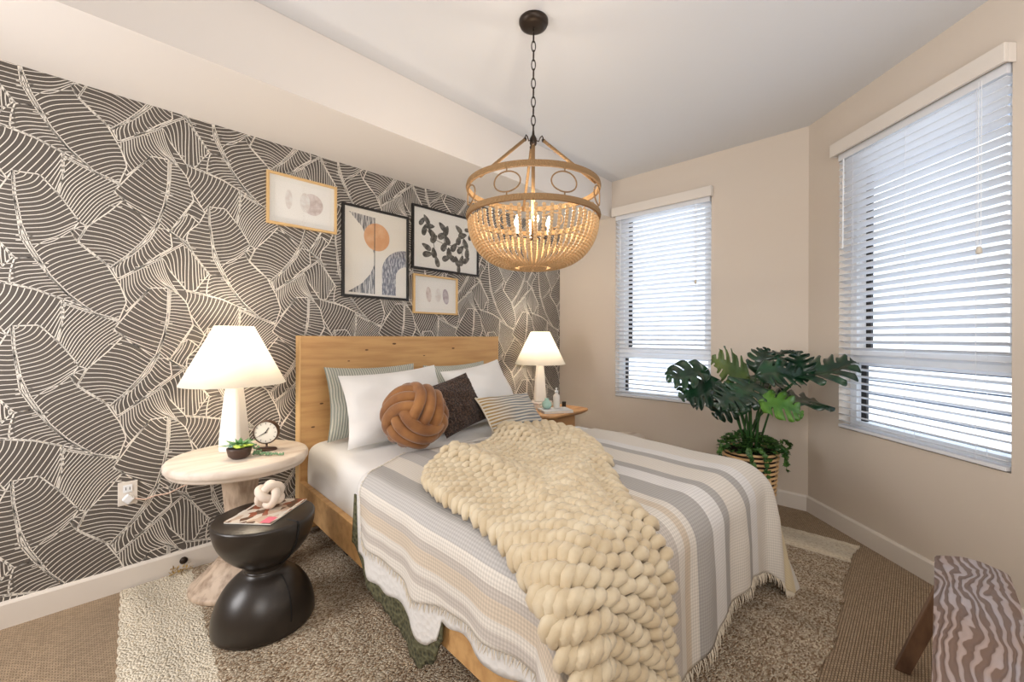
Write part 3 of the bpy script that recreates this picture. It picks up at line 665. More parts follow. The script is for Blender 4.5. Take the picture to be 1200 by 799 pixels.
# knot cushion: three crossing bands of three stuffed tubes
def knot_ball(name, loc, R, r, strands, m, label, cat, rot, squash=1.0, spacing=1.9, d=.16):
    mb = MB(); mb.T = Euler(rot).to_matrix().to_4x4()
    for s in range(3):
        for k in range(strands):
            off = (k-(strands-1)/2)*r*spacing; n = 64; pts = []
            for i in range(n):
                a = 2*pi*i/n; rho = sqrt(max(1e-5, (R-r)**2-off*off*.75))*(1+d*cos(2*a))*(1-.04*cos(4*a))
                p = [rho*cos(a), rho*sin(a), off*(1-.10*cos(4*a))]
                pts.append((p[0], p[1], p[2]) if s == 0 else ((p[2], p[0], p[1]) if s == 1 else (p[1], p[2], p[0])))
            mb.tube(pts, r, 14, closed=True)
    if strands > 1: mb.sphere((0, 0, 0), R*.62, 20, 12)
    mb.v = [(p[0], p[1], p[2]*squash) for p in mb.v]
    z = min(p[2] for p in mb.v); mb.v = [(p[0], p[1], p[2]-z) for p in mb.v]
    return tag(mb.build(name, m, None, smooth=True, loc=None), label, cat)
p = BT @ Vector(L_(.395, .765, TOP+.02)); o = knot_ball('knot_cushion', None, .172, .031, 3, M_caramel, 'round caramel velvet cushion tied in a thick knot, leaning on the white pillow', 'cushion', (.5, -.62, 1.05), spacing=1.88)
o.location = p
# ------------------------------------------------------------------ chunky knit throw
def chunky():
    # rails in cloth coordinates (a across, b along; b > YE drops over the foot)
    Lr = [(.11, 1.35), (.06, 1.56), (.05, 1.76), (.0, 1.95), (-.06, 2.10), (-.12, 2.26), (-.12, 2.45), (-.08, 2.62), (-.04, 2.76)]
    Rr = [(1.33, .90), (1.28, 1.18), (1.12, 1.45), (.90, 1.66), (.70, 1.84), (.50, 2.04), (.44, 2.22), (.44, 2.46), (.46, 2.68)]
    Tr = [(.11, 1.35), (.22, 1.20), (.36, 1.12), (.55, 1.10), (.72, 1.02), (.90, .90), (1.12, .80), (1.33, .90)]
    def along(R, t):
        R = np.array(R); x = np.r_[0, np.cumsum(np.hypot(*(R[1:]-R[:-1]).T))]; x = x/x[-1]; return np.interp(t, x, R[:, 0]), np.interp(t, x, R[:, 1])
    def cloth(u, v):
        l = along(Lr, v); r = along(Rr, v); q = along(Tr, u)
        s = (l[0]*(1-u)+r[0]*u, l[1]*(1-u)+r[1]*u)
        l0, r0 = Lr[0], Rr[0]; w_ = (1-v)**3
        dx = q[0]-(l0[0]*(1-u)+r0[0]*u); dy = q[1]-(l0[1]*(1-u)+r0[1]*u)
        return s[0]+dx*w_, s[1]+dy*w_
    def height(u, v):
        h = .016
        # folds: a ridge from the left tip, a doubled edge at the right
        h += .045*math.exp(-((u-.27-.05*sin(v*5))/.06)**2)*max(0, 1-v*1.5)
        h += .055*math.exp(-((u-.70)/.09)**2)*math.exp(-((v-.05)/.10)**2)
        k = 1/(1+math.exp(-((.74 if v > .42 else .9)-u)/.018)); h += .026*k*(0 if v < .3 else min(1, (v-.3)/.15))
        h += .05*math.exp(-((v-.36-.1*u)/.045)**2)*max(0, u-.3)
        h += .006*sin(7*u+9*v)
        return h
    def P(u, v, extra=0):
        a, b_ = cloth(u, v); 
        return Vector(drape(a, b_, .034+height(u, v)+extra, .006, 9))
    mb = MB(); sp = .061; rr = random.Random(11); NR = 45
    us = np.linspace(0, 1, 50)
    for row in range(NR):
        v = .006+.988*row/(NR-1)
        pts = [P(u, v) for u in us]; d = [0]
        for i in range(1, 50): d.append(d[-1]+(pts[i]-pts[i-1]).length)
        n = max(4, int(round(d[-1]/sp))); w_ = d[-1]/n
        for k in range(n+(row % 2)):
            t = (k+.5-.5*(row % 2))*w_; u = float(np.interp(min(max(t, .2*w_), d[-1]-.2*w_), d, us))
            c = P(u, v); tu = P(min(1, u+.02), v)-P(max(0, u-.02), v); v2 = min(1, v+.012); v1 = max(0, v-.012); tv = P(u, v2)-P(u, v1)
            rs = tv.length/(v2-v1)*.988/(NR-1); tu.normalize(); nn_ = tu.cross(tv)
            if nn_.z < 0 and abs(nn_.z) > .2*nn_.length: nn_ = -nn_
            elif nn_.y > 0 and abs(nn_.z) <= .2*nn_.length: nn_ = -nn_
            nn_.normalize(); tv = nn_.cross(tu); tv = tv if tv.dot(P(u, v2)-P(u, v1)) > 0 else -tv
            R0 = min(.0190, max(.0105, .46*rs+.0032))*rr.uniform(.94, 1.06); L = w_*.53; sk = .20*(1 if row % 2 else .7); jt = rr.uniform(-.10, .10)
            line = []
            for q in (-1.0, -.66, -.25, .2, .62, 1.0):
                line.append(c+tu*(q*L)+tv*((q*q*.34-.14+q*(.27+jt))*rs*1.2)+nn_*(.014-.031*q*q))
            mb.tube(line, [R0*.45, R0*.85, R0*1.0, R0*1.02, R0*.88, R0*.45], 8, up=nn_)
    # a dense knitted ground under the stitches
    mb.grid(lambda u, v: tuple(P(u, v, -.006)), 60, 120)
    return mb
o = chunky().build('chunky_knit_throw', M_chunky, None, smooth=True, loc=OB, rz=-TH)
tag(o, 'cream chunky hand-knit throw lying diagonally across the bed and over its foot', 'throw')

# ------------------------------------------------------------------ round washed-wood table
tx, ty, tz, tr = .588, 2.472, .650, .305
t = empty('pedestal_table', (tx, ty, .012), 0, 'round whitewashed wooden pedestal table between papered wall and bed', 'table')
z = tz-.012
MB().lathe([(.0, z-.062), (tr-.030, z-.062), (tr-.016, z-.058), (tr-.010, z-.050), (tr-.010, z-.042), (tr-.003, z-.038), (tr, z-.030), (tr, z-.013), (tr-.005, z-.004), (tr-.014, z), (0, z)], n=72, cap=False).build('tabletop', M_wash, t, smooth=True)
MB().lathe([(.0, .0), (.205, .0), (.211, .006), (.211, .022), (.203, .030), (.192, .034), (.165, .06), (.125, .10), (.095, .135), (.078, .13), (.074, .145), (.08, .155)], n=48, cap=False).build('base', M_washd, t, smooth=True)
MB().lathe([(.078, .15), (.062, .17), (.062, .26), (.068, .38), (.078, .49), (.083, .53), (.092, .538), (.095, .552), (.088, .560), (.10, z-.063)], n=40, cap=False).build('pedestal', M_washd, t, smooth=True)
# lamps
def lamp(x, y, z, label):
    t = empty('table_lamp', (x, y, z), radians(-43), label, 'table lamp', 'white bedside table lamps')
    b = MB()
    def sq(h, r0, z_): return [(-h, -h, z_), (h, -h, z_), (h, h, z_), (-h, h, z_)]
    pr = [(.050, 0), (.0545, .006), (.054, .06), (.047, .16), (.037, .28), (.028, .375), (.026, .378)]
    vs = []
    for h, z_ in pr:
        c = h*.25
        vs += [(h-c, -h, z_), (h, -h+c, z_), (h, h-c, z_), (h-c, h, z_), (-h+c, h, z_), (-h, h-c, z_), (-h, -h+c, z_), (-h+c, -h, z_)]
    fs = [tuple(reversed(range(8)))]+[(i*8+k, i*8+(k+1) % 8, (i+1)*8+(k+1) % 8, (i+1)*8+k) for i in range(len(pr)-1) for k in range(8)]+[tuple(range((len(pr)-1)*8, len(pr)*8))]
    b.add(vs, fs); b.build('base', M_ceramic, t, bevel=.004)
    MB().lathe([(.012, .378), (.012, .42), (.017, .425), (.017, .46), (.010, .465)], n=16).build('socket', M_bronze, t, smooth=True)
    MB().lathe([(.231, .343), (.234, .345), (.087, .642), (.084, .640), (.231, .343)], n=64, cap=False).build('lamp_shade', M_shade, t, smooth=True)
    b = MB()
    for k in range(3): a = 2*pi*k/3; b.tube([(.0, 0, .605), (.100*cos(a), .100*sin(a), .605)], .0018, 5)
    b.tube([(.0, 0, .46), (.06, 0, .50), (.06, 0, .57), (0, 0, .605)], .0015, 5); b.tube([(.0, 0, .46), (-.06, 0, .50), (-.06, 0, .57), (0, 0, .605)], .0015, 5)
    b.build('harp', M_bronze, t)
    MB().lathe([(.010, .465), (.014, .475), (.030, .515), (.032, .53), (.024, .553), (0, .562)], n=20).build('bulb', M_bulb, t, smooth=True)
    l = bpy.data.lights.new('lamp_light', 'POINT'); l.energy = LAMP_W; l.color = (1, .86, .68); l.shadow_soft_size = .05
    lo = bpy.data.objects.new('lamp_light', l); C.objects.link(lo); lo.parent = t; lo.location = (0, 0, .58)
    return t
LAMP_W = 8
lamp(.583, 2.572, tz, 'white table lamp with linen shade, lit, on the round whitewashed table')
# succulent bowl
x, y = .655, 2.50
def PT(px, py, z): # image point to a height: used once to lay things out on the tables
    pass
sx_, sy_ = .585, 2.44
s = empty('succulent_bowl', (.562, 2.385, tz), 0, 'small brown bowl of succulents in front of the lit lamp on the round table', 'potted plant')
MB().lathe([(.0, 0), (.026, 0), (.04, .012), (.046, .036), (.046, .042), (.042, .042), (.040, .036), (0, .034)], n=28, cap=False, sx=1, sy=1).build('bowl', M_bowl, s, smooth=True)
def rosette(mb, c, R, n, tilt, mi=0, wid=.3, upz=.6):
    for k in range(n):
        a = k*2.4; f_ = .35+.65*k/n; r_ = R*f_; el = upz*(1-f_)+.25
        d = Vector((cos(a)*cos(el), sin(a)*cos(el), sin(el))); sd = Vector((-sin(a), cos(a), 0)); p0 = Vector(c)
        pts = [p0, p0+d*r_*.5, p0+d*r_]
        w_ = r_*wid
        up = d.cross(sd)*-1
        vs = [p0-sd*w_*.3, p0+sd*w_*.3, p0+d*r_*.55-sd*w_+up*w_*.1, p0+d*r_*.55+sd*w_+up*w_*.1, p0+d*r_+up*r_*.1, p0+d*r_*.5+up*(-w_*.5)]
        mb.add([tuple(v) for v in vs], [(0, 1, 3, 2), (2, 3, 4), (0, 2, 5), (1, 5, 3), (2, 4, 5), (3, 5, 4)], mi)
mb = MB(); rosette(mb, (.004, .012, .038), .085, 18, 0, wid=.15, upz=1.35); mb.build('spiky_succulent', mat('aloe', (78, 128, 74), .5), s)
mb = MB(); rosette(mb, (-.006, -.024, .044), .036, 16, 0, wid=.5, upz=.9); rosette(mb, (.022, -.02, .044), .028, 14, 0, wid=.5, upz=.9); mb.build('lime_succulent', mat('lime_succulent', (170, 196, 70), .5), s)
mb = MB(); rosette(mb, (-.028, .005, .045), .034, 16, 0, wid=.36, upz=.9); mb.build('blue_succulent', mat('blue_succulent', (126, 160, 148), .5), s)
mb = MB(); rr = random.Random(3)
for st in range(3):
    p0 = Vector((.03, -.002+.006*st, .04))
    path = [p0+Vector((.03*t_+.012*st*t_, -.028*t_*(st-.2), .012*sin(min(t_, 1)*pi)-.041*min(1, t_*1.1)**2)) for t_ in np.linspace(0, 1.5+.25*st, 14)]
    for q in path:
        q.z = max(q.z, .005); 
        for _ in range(3): mb.sphere(q+Vector((rr.uniform(-.006, .006), rr.uniform(-.006, .006), rr.uniform(0, .006))), .0042, 6, 4)
mb.build('trailing_succulent', mat('string_of_pearls', (120, 156, 118), .5), s, smooth=True)
s.scale = (1.15, 1.15, 1.25)
# clock
c = empty('desk_clock', (.700, 2.455, tz), radians(-33), 'round dark bronze desk clock on the round table beside the lamp', 'clock')
MB().lathe([(0, 0), (.038, 0), (.040, .004), (.036, .009), (0, .009)], n=32, cap=False, sy=.62).build('foot', M_clock, c, smooth=True)
MB().lathe([(.006, .008), (.004, .018), (.004, .03)], n=12).build('stem', M_clock, c)
CR = Matrix.Translation((0, 0, .075)) @ Matrix.Rotation(radians(90), 4, 'X')
mb = MB(); mb.T = CR; mb.lathe([(0, -.016), (.045, -.018), (.0475, -.010), (.0475, .012), (.046, .016), (.0435, .016), (.0435, .010), (0, .010)], n=40, cap=False); mb.build('case', M_clock, c, smooth=False)
mb = MB(); mb.T = CR; mb.lathe([(0, .0105), (.0428, .0105), (.0428, .0115), (0, .0115)], n=40, cap=False); d = mb.build('dial', M_face, c)
mb = MB(); mb.T = CR
for k in range(12):
    a = 2*pi*k/12; R = Matrix.Rotation(-a, 3, 'Z'); mb.box(tuple(R @ Vector((0, .036, .0122))), (.0016, .007, .0008), R=R)
mb.build('hour_marks', M_black2, d)
mb = MB(); mb.T = CR; R = Matrix.Rotation(-radians(30), 3, 'Z'); mb.box(tuple(R @ Vector((0, .010, .0135))), (.003, .024, .001), R=R); mb.build('hour_hand', M_black2, c)
mb = MB(); mb.T = CR; R = Matrix.Rotation(-radians(240), 3, 'Z'); mb.box(tuple(R @ Vector((0, .013, .0148))), (.0022, .034, .001), R=R); mb.lathe([(.003, .012), (.003, .0155), (0, .0156)], n=10); mb.build('minute_hand', M_black2, c)
c.scale = (1.26, 1.26, 1.26)
# ------------------------------------------------------------------ black stool
st = empty('drum_stool', (.582, 2.060, .012), radians(12), 'black wooden hourglass stool in front of the pedestal table', 'stool')
def slot(o): pass
R1 = .196
prof = [(.0, 0), (R1-.008, 0), (R1-.002, .006)]+[(R1*cos(a), .02+.215*sin(a)) for a in np.linspace(0, 1.15, 14)]
prof += [(.078, .222), (.078, .228), (0, .228)]
MB().lathe(prof, n=72, cap=False).build('lower_dome', M_black, st, smooth=True)
prof = [(0, .2285), (.078, .2285), (.078, .232)]+[(R1*cos(a), .432-.20*sin(a)) for a in np.linspace(1.15, 0, 14)]+[(R1-.002, .438), (R1-.008, .441), (0, .441)]
MB().lathe(prof, n=72, cap=False).build('upper_bowl', M_black, st, smooth=True)
mb = MB()
# split line in the wood: follows both surfaces facing the room
def crack(a0, prof, r_): mb.tube([(r*cos(a0+dd)*1.0, r*sin(a0+dd)*1.0, z_) for (r, z_, dd) in prof], r_, 6)
ac = radians(-80)
crack(ac, [(.128, .438, 0), (.188, .438, 0)]+[(R1*cos(a), .432-.20*sin(a), .0) for a in np.linspace(0, 1.1, 8)], .0065)
crack(ac, [(R1*cos(a), .02+.215*sin(a), -.18*(1-a)) for a in np.linspace(.15, 1.05, 8)], .003)
mb.build('split', M_slot, st)
st.scale = (1, 1, 1.03); ST = .012+.441*1.03
# magazine and clay knot on the stool
M_page = mat('magazine_pages', (232, 226, 214), .6)
def cover_mat():
    m = bpy.data.materials.new('magazine_cover'); m.use_nodes = True; nt = m.node_tree; N = nt.nodes; L = nt.links; p = N['Principled BSDF']; p.inputs['Roughness'].default_value = .3
    tc = N.new('ShaderNodeTexCoord'); v = N.new('ShaderNodeTexVoronoi'); v.inputs['Scale'].default_value = 26; mp = N.new('ShaderNodeMapping'); mp.inputs['Scale'].default_value = (1, 1.6, 1); L.new(tc.outputs['Object'], mp.inputs[0]); L.new(mp.outputs[0], v.inputs[0])
    r = N.new('ShaderNodeValToRGB'); L.new(v.outputs['Color'], r.inputs[0]); r.color_ramp.interpolation = 'CONSTANT'
    cs = [(226, 214, 198), (160, 96, 70), (226, 214, 198), (110, 84, 66), (206, 180, 158), (176, 150, 130)]
    els = r.color_ramp.elements; els[0].color = lin(cs[0]); els[1].position = .9; els[1].color = lin(cs[-1])
    for i, c_ in enumerate(cs[1:-1]): e = els.new(.2+i*.16); e.color = lin(c_)
    L.new(r.outputs[0], p.inputs['Base Color']); return m
mg = empty('magazine', (.600, 2.085, ST), radians(40), 'glossy magazine lying on top of the black stool', 'magazine')
MB().bounds(-.132, .132, -.10, .10, .0015, .0068).build('pages', M_page, mg)
MB().bounds(-.134, .134, -.102, .102, .0069, .0076).build('front_cover', cover_mat(), mg)
mb = MB(); mb.bounds(-.128, -.07, -.092, -.05, .0077, .0080); mb.build('pink_panel', mat('pink_ink', (232, 110, 132), .35), mg)
mb = MB(); mb.bounds(-.06, .125, -.096, -.088, .0077, .0080); mb.bounds(-.128, .125, .088, .097, .0077, .0080); mb.build('white_border', M_page, mg)
o = knot_ball('decorative_knot', None, .060, .0185, 1, mat('clay_white', (226, 212, 196), .7), 'off-white clay knot ornament on the magazine on the black stool', 'ornament', (.5, .4, .2), d=.22)
o.location = (.612, 2.10, ST+.008)

# ------------------------------------------------------------------ outlet, plug-in diffuser, cord
ol = empty('wall_outlet', (.193, DW-.001, .412), 0, 'white wall outlet with a plug-in on the leaf wallpaper left of the tables', 'outlet')
MB().bounds(-.036, .036, -.006, 0, 0, .114).build('cover_plate', M_trim, ol, bevel=.002)
MB().bounds(-.017, .017, -.009, -.0062, .062, .098).build('socket_face', M_white, ol, bevel=.002)
mb = MB()
for x in (-.007, .007): mb.bounds(x-.0013, x+.0013, -.0096, -.0088, .074, .088)
mb.build('socket_slots', M_slot, ol)
pg = empty('plug_adapter', (.193, DW-.0105, .425), 0, 'small white plug in the wall outlet with its cord running to the lamp table', 'plug')
R = Matrix.Rotation(radians(45), 3, 'Y'); mb = MB(); mb.box((0, -.016, .022), (.034, .030, .034), R=R); mb.build('plug_body', M_white, pg, bevel=.004)
mb = MB(); mb.tube([(.02, -.02, .02), (.06, -.022, .004), (.10, -.02, .012), (.15, -.012, .006), (.22, -.008, .03), (.30, -.008, .05)], .0035, 6); mb.build('cord', mat('clear_cord', (226, 196, 180), .4), pg, smooth=True)
mb = MB(); mb.lathe([(.002, 0), (.006, .003), (.006, .02), (.016, .026), (.018, .036), (.012, .044), (0, .045)], n=16); mb.T = None
mb.v = [(p[0], -p[2], p[1]) for p in mb.v]
o = mb.build('door_stop', M_bronze, None, smooth=True); o.location = (.405, DW-.016, .075); tag(o, 'small dark round door stop on the baseboard behind the pedestal table', 'door stop')

gs = MB(); r7 = random.Random(5)
for i in range(34):
    x, y_, z_ = r7.uniform(-.045, .045), r7.uniform(-.02, .012), r7.uniform(.004, .04)
    d = Vector((r7.uniform(-1, 1), r7.uniform(-1, 1), r7.uniform(-.3, 1))).normalized()*.012; e_ = d.cross(Vector((.3, .2, 1))).normalized()*.005; p_ = Vector((x, y_, z_))
    gs.add([tuple(p_-d), tuple(p_+e_), tuple(p_+d), tuple(p_-e_)], [(0, 1, 2, 3)])
gs.tube([(-.05, 0, .004), (0, -.005, .02), (.05, 0, .008)], .002, 5)
o = gs.build('dried_sprig', mat('dried_gold_leaf', (176, 146, 84), .6)); o.location = (.395, DW-.045, .012); tag(o, 'small dried golden sprig on the rug under the door stop', 'dried sprig')
# ------------------------------------------------------------------ far nightstand and what stands on it
nx, ny, nz = 2.93, 2.46, .60
ns = empty('nightstand', (nx, ny, 0), 0, 'honey-coloured wooden nightstand with a wide overhanging top beyond the bed', 'nightstand')
def rr_poly(hx, hy, rc, n=8):
    pts = []
    for (sx, sy, a0) in ((1, 1, 0), (-1, 1, pi/2), (-1, -1, pi), (1, -1, 3*pi/2)):
        for k in range(n+1): a = a0+pi/2*k/n; pts.append((sx*(hx-rc)+rc*cos(a), sy*(hy-rc)+rc*sin(a)))
    return pts
mb = MB(); top = rr_poly(.30, .33, .10); low = rr_poly(.255, .285, .08); n = len(top)
vs = [(x, y, nz) for x, y in top]+[(x, y, nz-.014) for x, y in top]+[(x, y, nz-.042) for x, y in low]
mb.add(vs, [tuple(range(n)), tuple(reversed(range(2*n, 3*n)))]+[(i, i+n, (i+1) % n+n, (i+1) % n) for i in range(n)]+[(i+n, i+2*n, (i+1) % n+2*n, (i+1) % n+n) for i in range(n)])
M_walnut = mat('honey_wood', (196, 150, 102), .45, var=('noise', (3, 24, 24), (168, 120, 76), .42, .7))
mb.build('top', M_walnut, ns)
MB().bounds(-.19, .19, -.21, .25, .12, nz-.0425).build('cabinet_body', M_walnut, ns, bevel=.004)
MB().bounds(-.18, .18, -.226, -.2105, .36, .545).build('drawer', M_walnut, ns, bevel=.003)
for x in (-.16, .16):
    for y in (-.18, .21): MB().lathe([(.014, .0125), (.020, .119)], (x, y, 0), 12).build('leg', M_walnut, ns)
def book(name, c, d, rz, z, col, label, group=None):
    b = empty(name, (c[0], c[1], z), rz, label, 'book', group)
    MB().bounds(-d[0]/2+.003, d[0]/2-.002, -d[1]/2+.003, d[1]/2-.003, .003, d[2]-.003).build('pages', M_page, b)
    mb = MB(); mb.bounds(-d[0]/2, d[0]/2, -d[1]/2, d[1]/2, 0, .0028); mb.bounds(-d[0]/2, d[0]/2, -d[1]/2, d[1]/2, d[2]-.0028, d[2]); mb.bounds(-d[0]/2, -d[0]/2+.0028, -d[1]/2, d[1]/2, .0029, d[2]-.0029)
    mb.build('cover', mat('book_cover', col, .5), b)
book('hardcover_book', (2.97, 2.55), (.25, .19, .026), .25, nz+.0005, (226, 218, 208), 'pale hardcover book under the far lamp, lower of two')
book('hardcover_book', (2.97, 2.55), (.22, .17, .020), .1, nz+.027, (200, 190, 184), 'pale hardcover book directly under the far lamp, upper of two')
book('hardcover_book', (2.87, 2.27), (.26, .19, .020), -.55, nz+.0005, (196, 200, 206), 'grey-white book under the pump bottle at the near edge of the nightstand')
lamp(2.99, 2.545, nz+.0475, 'white table lamp with linen shade, lit, on books on the far nightstand')
pb_ = empty('pump_bottle', (2.925, 2.30, nz+.021), .5, 'white ceramic pump bottle on the book on the far nightstand', 'bottle')
MB().lathe([(0, 0), (.026, 0), (.029, .004), (.029, .10), (.024, .115), (.013, .124), (.013, .135), (0, .135)], n=28, cap=False).build('bottle_body', M_ceramic, pb_, smooth=True)
mb = MB(); mb.lathe([(.016, .1352), (.016, .150), (.006, .152), (.005, .168), (.008, .170), (.008, .176), (0, .177)], n=16); mb.tube([(0, 0, .172), (-.03, 0, .173), (-.036, 0, .167)], .004, 8); mb.build('pump', M_white, pb_, smooth=True)
gv = empty('glass_vase', (2.835, 2.335, nz+.021), 0, 'round pale green glass vase beside the pump bottle', 'vase')
MB().lathe([(0, 0), (.02, 0), (.036, .012), (.043, .034), (.038, .056), (.022, .070), (.017, .078), (.021, .088), (.018, .088), (.014, .078), (.019, .068), (.034, .054), (.039, .034), (.032, .014), (0, .006)], n=32, cap=False).build('vase_body', M_frosted, gv, smooth=True)
cd = empty('small_canister', (3.06, 2.32, nz+.0005), 0, 'small dark canister behind the pump bottle on the nightstand', 'canister')
MB().lathe([(0, 0), (.018, 0), (.018, .05), (0, .05)], n=20, cap=False).build('canister_body', M_bronze, cd); MB().lathe([(0, .0505), (.019, .0505), (.019, .058), (0, .06)], n=20, cap=False).build('lid', M_black2, cd)
so = empty('low_stool', (3.33, 1.83, 0), 0, 'low pale wooden stool by the window wall, only its top edge visible beyond the bed', 'stool')
MB().lathe([(0, .365), (.13, .365), (.14, .370), (.14, .386), (.13, .392), (0, .392)], n=40, cap=False).build('seat', M_wash, so, smooth=True)
for k in range(3):
    a = 2*pi*k/3+.4; mb = MB(); mb.tube([(.12*cos(a), .12*sin(a), .012), (.09*cos(a), .09*sin(a), .3645)], [.014, .018], 10); mb.build('leg', M_washd, so, smooth=True)

# ------------------------------------------------------------------ pictures
def frame(name, x0, x1, z0, z1, fw, m, label, dy=.022):
    cx_, cz_ = (x0+x1)/2, (z0+z1)/2; W, H = x1-x0, z1-z0
    r = empty(name, (cx_, DW-.0015, z0), 0, label, 'framed picture')
    mb = MB()
    for (a, b_, c_, d_) in ((-W/2, W/2, 0, fw), (-W/2, W/2, H-fw, H), (-W/2, -W/2+fw, fw, H-fw), (W/2-fw, W/2, fw, H-fw)): mb.bounds(a, b_, -dy, 0, c_, d_)
    mb.build('frame', m, r, bevel=.0015)
    return r, W, H, fw
def flat(r, name, pts, m, y, t=.0006, par=None):
    """flat shape in the picture plane"""
    n = len(pts); mb = MB(); vs = [(x, y, z) for x, z in pts]+[(x, y-t, z) for x, z in pts]
    mb.add(vs, [tuple(range(n)), tuple(reversed(range(n, 2*n)))]+[(i, n+i, n+(i+1) % n, (i+1) % n) for i in range(n)])
    return mb.build(name, m, par or r)
def ell(cx_, cz_, rx, rz_, n=28, rot=0, a0=0, a1=2*pi): 
    return [(cx_+rx*cos(a)*cos(rot)-rz_*sin(a)*sin(rot), cz_+rx*cos(a)*sin(rot)+rz_*sin(a)*cos(rot)) for a in np.linspace(a0, a1, n, endpoint=(a1-a0 < 6))]
def rect(x0, x1, z0, z1): return [(x0, z0), (x1, z0), (x1, z1), (x0, z1)]
M_lightoak = mat('light_oak_frame', (214, 178, 124), .5)
M_wash1 = mat('pale_wash_ink', (222, 212, 206), .8, var=('noise', 30, (232, 228, 224), .4, .6)); M_wash2 = mat('taupe_wash_ink', (196, 178, 172), .8, var=('noise', 26, (222, 210, 206), .4, .62)); M_wash3 = mat('violet_wash_ink', (168, 154, 162), .8, var=('noise', 24, (206, 198, 202), .4, .62))
r, W, H, fw = frame('wide_picture', .795, 1.21, 1.915, 2.227, .014, M_lightoak, 'small landscape picture in a light oak frame, highest and leftmost on the leaf wall')
m_ = flat(r, 'mat_board', rect(-W/2+fw, W/2-fw, fw, H-fw), M_mat, -.008)
flat(r, 'artwork', rect(-W/2+.045, W/2-.045, .045, H-.045), mat('art_paper', (240, 236, 231), .8), -.0095, par=m_)
flat(r, 'ink_wash', ell(.055, H*.52, .065, .068, rot=.2), M_wash2, -.0102, .0003, m_); flat(r, 'ink_wash', ell(-.085, H*.53, .02, .06), M_wash1, -.0102, .0003, m_); flat(r, 'ink_wash', ell(.01, H*.53, .03, .06), M_wash1, -.0106, .0003, m_)
flat(r, 'glass', rect(-W/2+fw, W/2-fw, fw, H-fw), M_glass, -.014)
r, W, H, fw = frame('small_picture', 1.798, 2.224, 1.42, 1.725, .014, M_lightoak, 'small landscape picture in a light oak frame below the botanical print')
m_ = flat(r, 'mat_board', rect(-W/2+fw, W/2-fw, fw, H-fw), M_mat, -.008)
flat(r, 'artwork', rect(-W/2+.045, W/2-.045, .045, H-.045), mat('art_paper', (240, 236, 231), .8), -.0095, par=m_)
flat(r, 'ink_wash', ell(-.07, H*.5, .024, .06, rot=.1), M_wash2, -.0102, .0003, m_); flat(r, 'ink_wash', ell(.095, H*.48, .030, .062, rot=.15), M_wash3, -.0102, .0003, m_); flat(r, 'ink_wash', ell(.02, H*.5, .028, .055), M_wash1, -.0106, .0003, m_)
flat(r, 'glass', rect(-W/2+fw, W/2-fw, fw, H-fw), M_glass, -.014)
# abstract arches print
r, W, H, fw = frame('abstract_picture', 1.247, 1.755, 1.511, 2.142, .016, M_black2, 'tall abstract print with an orange disc and grey arch in a black frame')
M_cream = mat('cream_paper', (232, 224, 212), .8)
m_ = flat(r, 'paper', rect(-W/2+fw, W/2-fw, fw, H-fw), M_cream, -.008)
M_ink = mat('dry_brush_ink', (92, 90, 92), .8, var=('noise', (160, 160, 12), (206, 200, 194), .45, .56))
M_ink2 = mat('dry_brush_grey', (104, 102, 112), .8, var=('noise', (120, 120, 26), (200, 196, 196), .47, .6))
flat(r, 'brush_triangle', [(-.205, H-.05), (-.018, H-.06), (-.018, H-.32), (-.06, H-.24), (-.11, H-.14)], M_ink, -.0088, .0003, m_)
flat(r, 'brush_triangle', [(-.21, .035), (-.018, .03), (-.018, .24), (-.05, .17), (-.11, .10)], M_ink, -.0088, .0003, m_)
flat(r, 'orange_disc', ell(.0, H-.195, .098, .098, 40), mat('orange_ink', (214, 158, 112), .8, var=('noise', 18, (224, 176, 134), .4, .7)), -.0094, .0003, m_)
flat(r, 'brush_line', rect(-.021, -.016, .03, H-.06), M_black2, -.0100, .0003, m_)
aro = ell(.235, .20, .195, .17, 24, 0, pi*.50, pi); ari = ell(.235, .165, .085, .085, 18, 0, pi*.50, pi)
flat(r, 'arch', aro+[(.04, .03), (.15, .03)]+list(reversed(ari)), M_ink2, -.0090, .0003, m_)
flat(r, 'glass', rect(-W/2+fw, W/2-fw, fw, H-fw), M_glass, -.016)
# botanical print
r, W, H, fw = frame('botanical_picture', 1.785, 2.455, 1.765, 2.258, .016, M_black2, 'wide botanical print of dark leaves in a black frame beside the chandelier')
m_ = flat(r, 'paper', rect(-W/2+fw, W/2-fw, fw, H-fw), mat('white_paper', (234, 230, 224), .8), -.008)
M_leafink = mat('charcoal_leaf_ink', (62, 60, 56), .8, var=('noise', 40, (112, 108, 102), .45, .6))
lv = [(-.24,.40,.05,.022,.9),(-.20,.42,.05,.024,2.2),(-.17,.37,.055,.025,.1),(-.22,.33,.055,.026,1.3),(-.15,.31,.055,.03,2.3),(-.13,.27,.05,.03,.8),(-.20,.19,.055,.026,2.7),(-.19,.13,.055,.028,.2),(-.13,.15,.05,.03,1.8),(-.10,.08,.055,.026,1.9),
      (-.05,.39,.05,.028,2.4),(-.01,.36,.055,.03,1.2),(-.05,.31,.055,.03,.5),(.0,.28,.05,.03,2.1),(-.03,.22,.055,.03,1.0),(.02,.17,.055,.032,1.7),(-.01,.12,.05,.028,.4),(.05,.13,.05,.03,2.6),(.07,.23,.055,.03,.9),
      (.12,.40,.05,.026,2.5),(.16,.35,.055,.03,.3),(.12,.30,.05,.03,1.2),(.19,.28,.055,.03,2.0),(.14,.22,.055,.03,.8),(.21,.20,.055,.028,1.5),(.10,.11,.05,.026,1.9),(.15,.12,.055,.03,1.3),(.20,.13,.05,.026,.6),(.12,.05,.05,.022,1.6),(.25,.36,.05,.024,1.1),(.22,.41,.045,.02,.1)]
mb = MB()
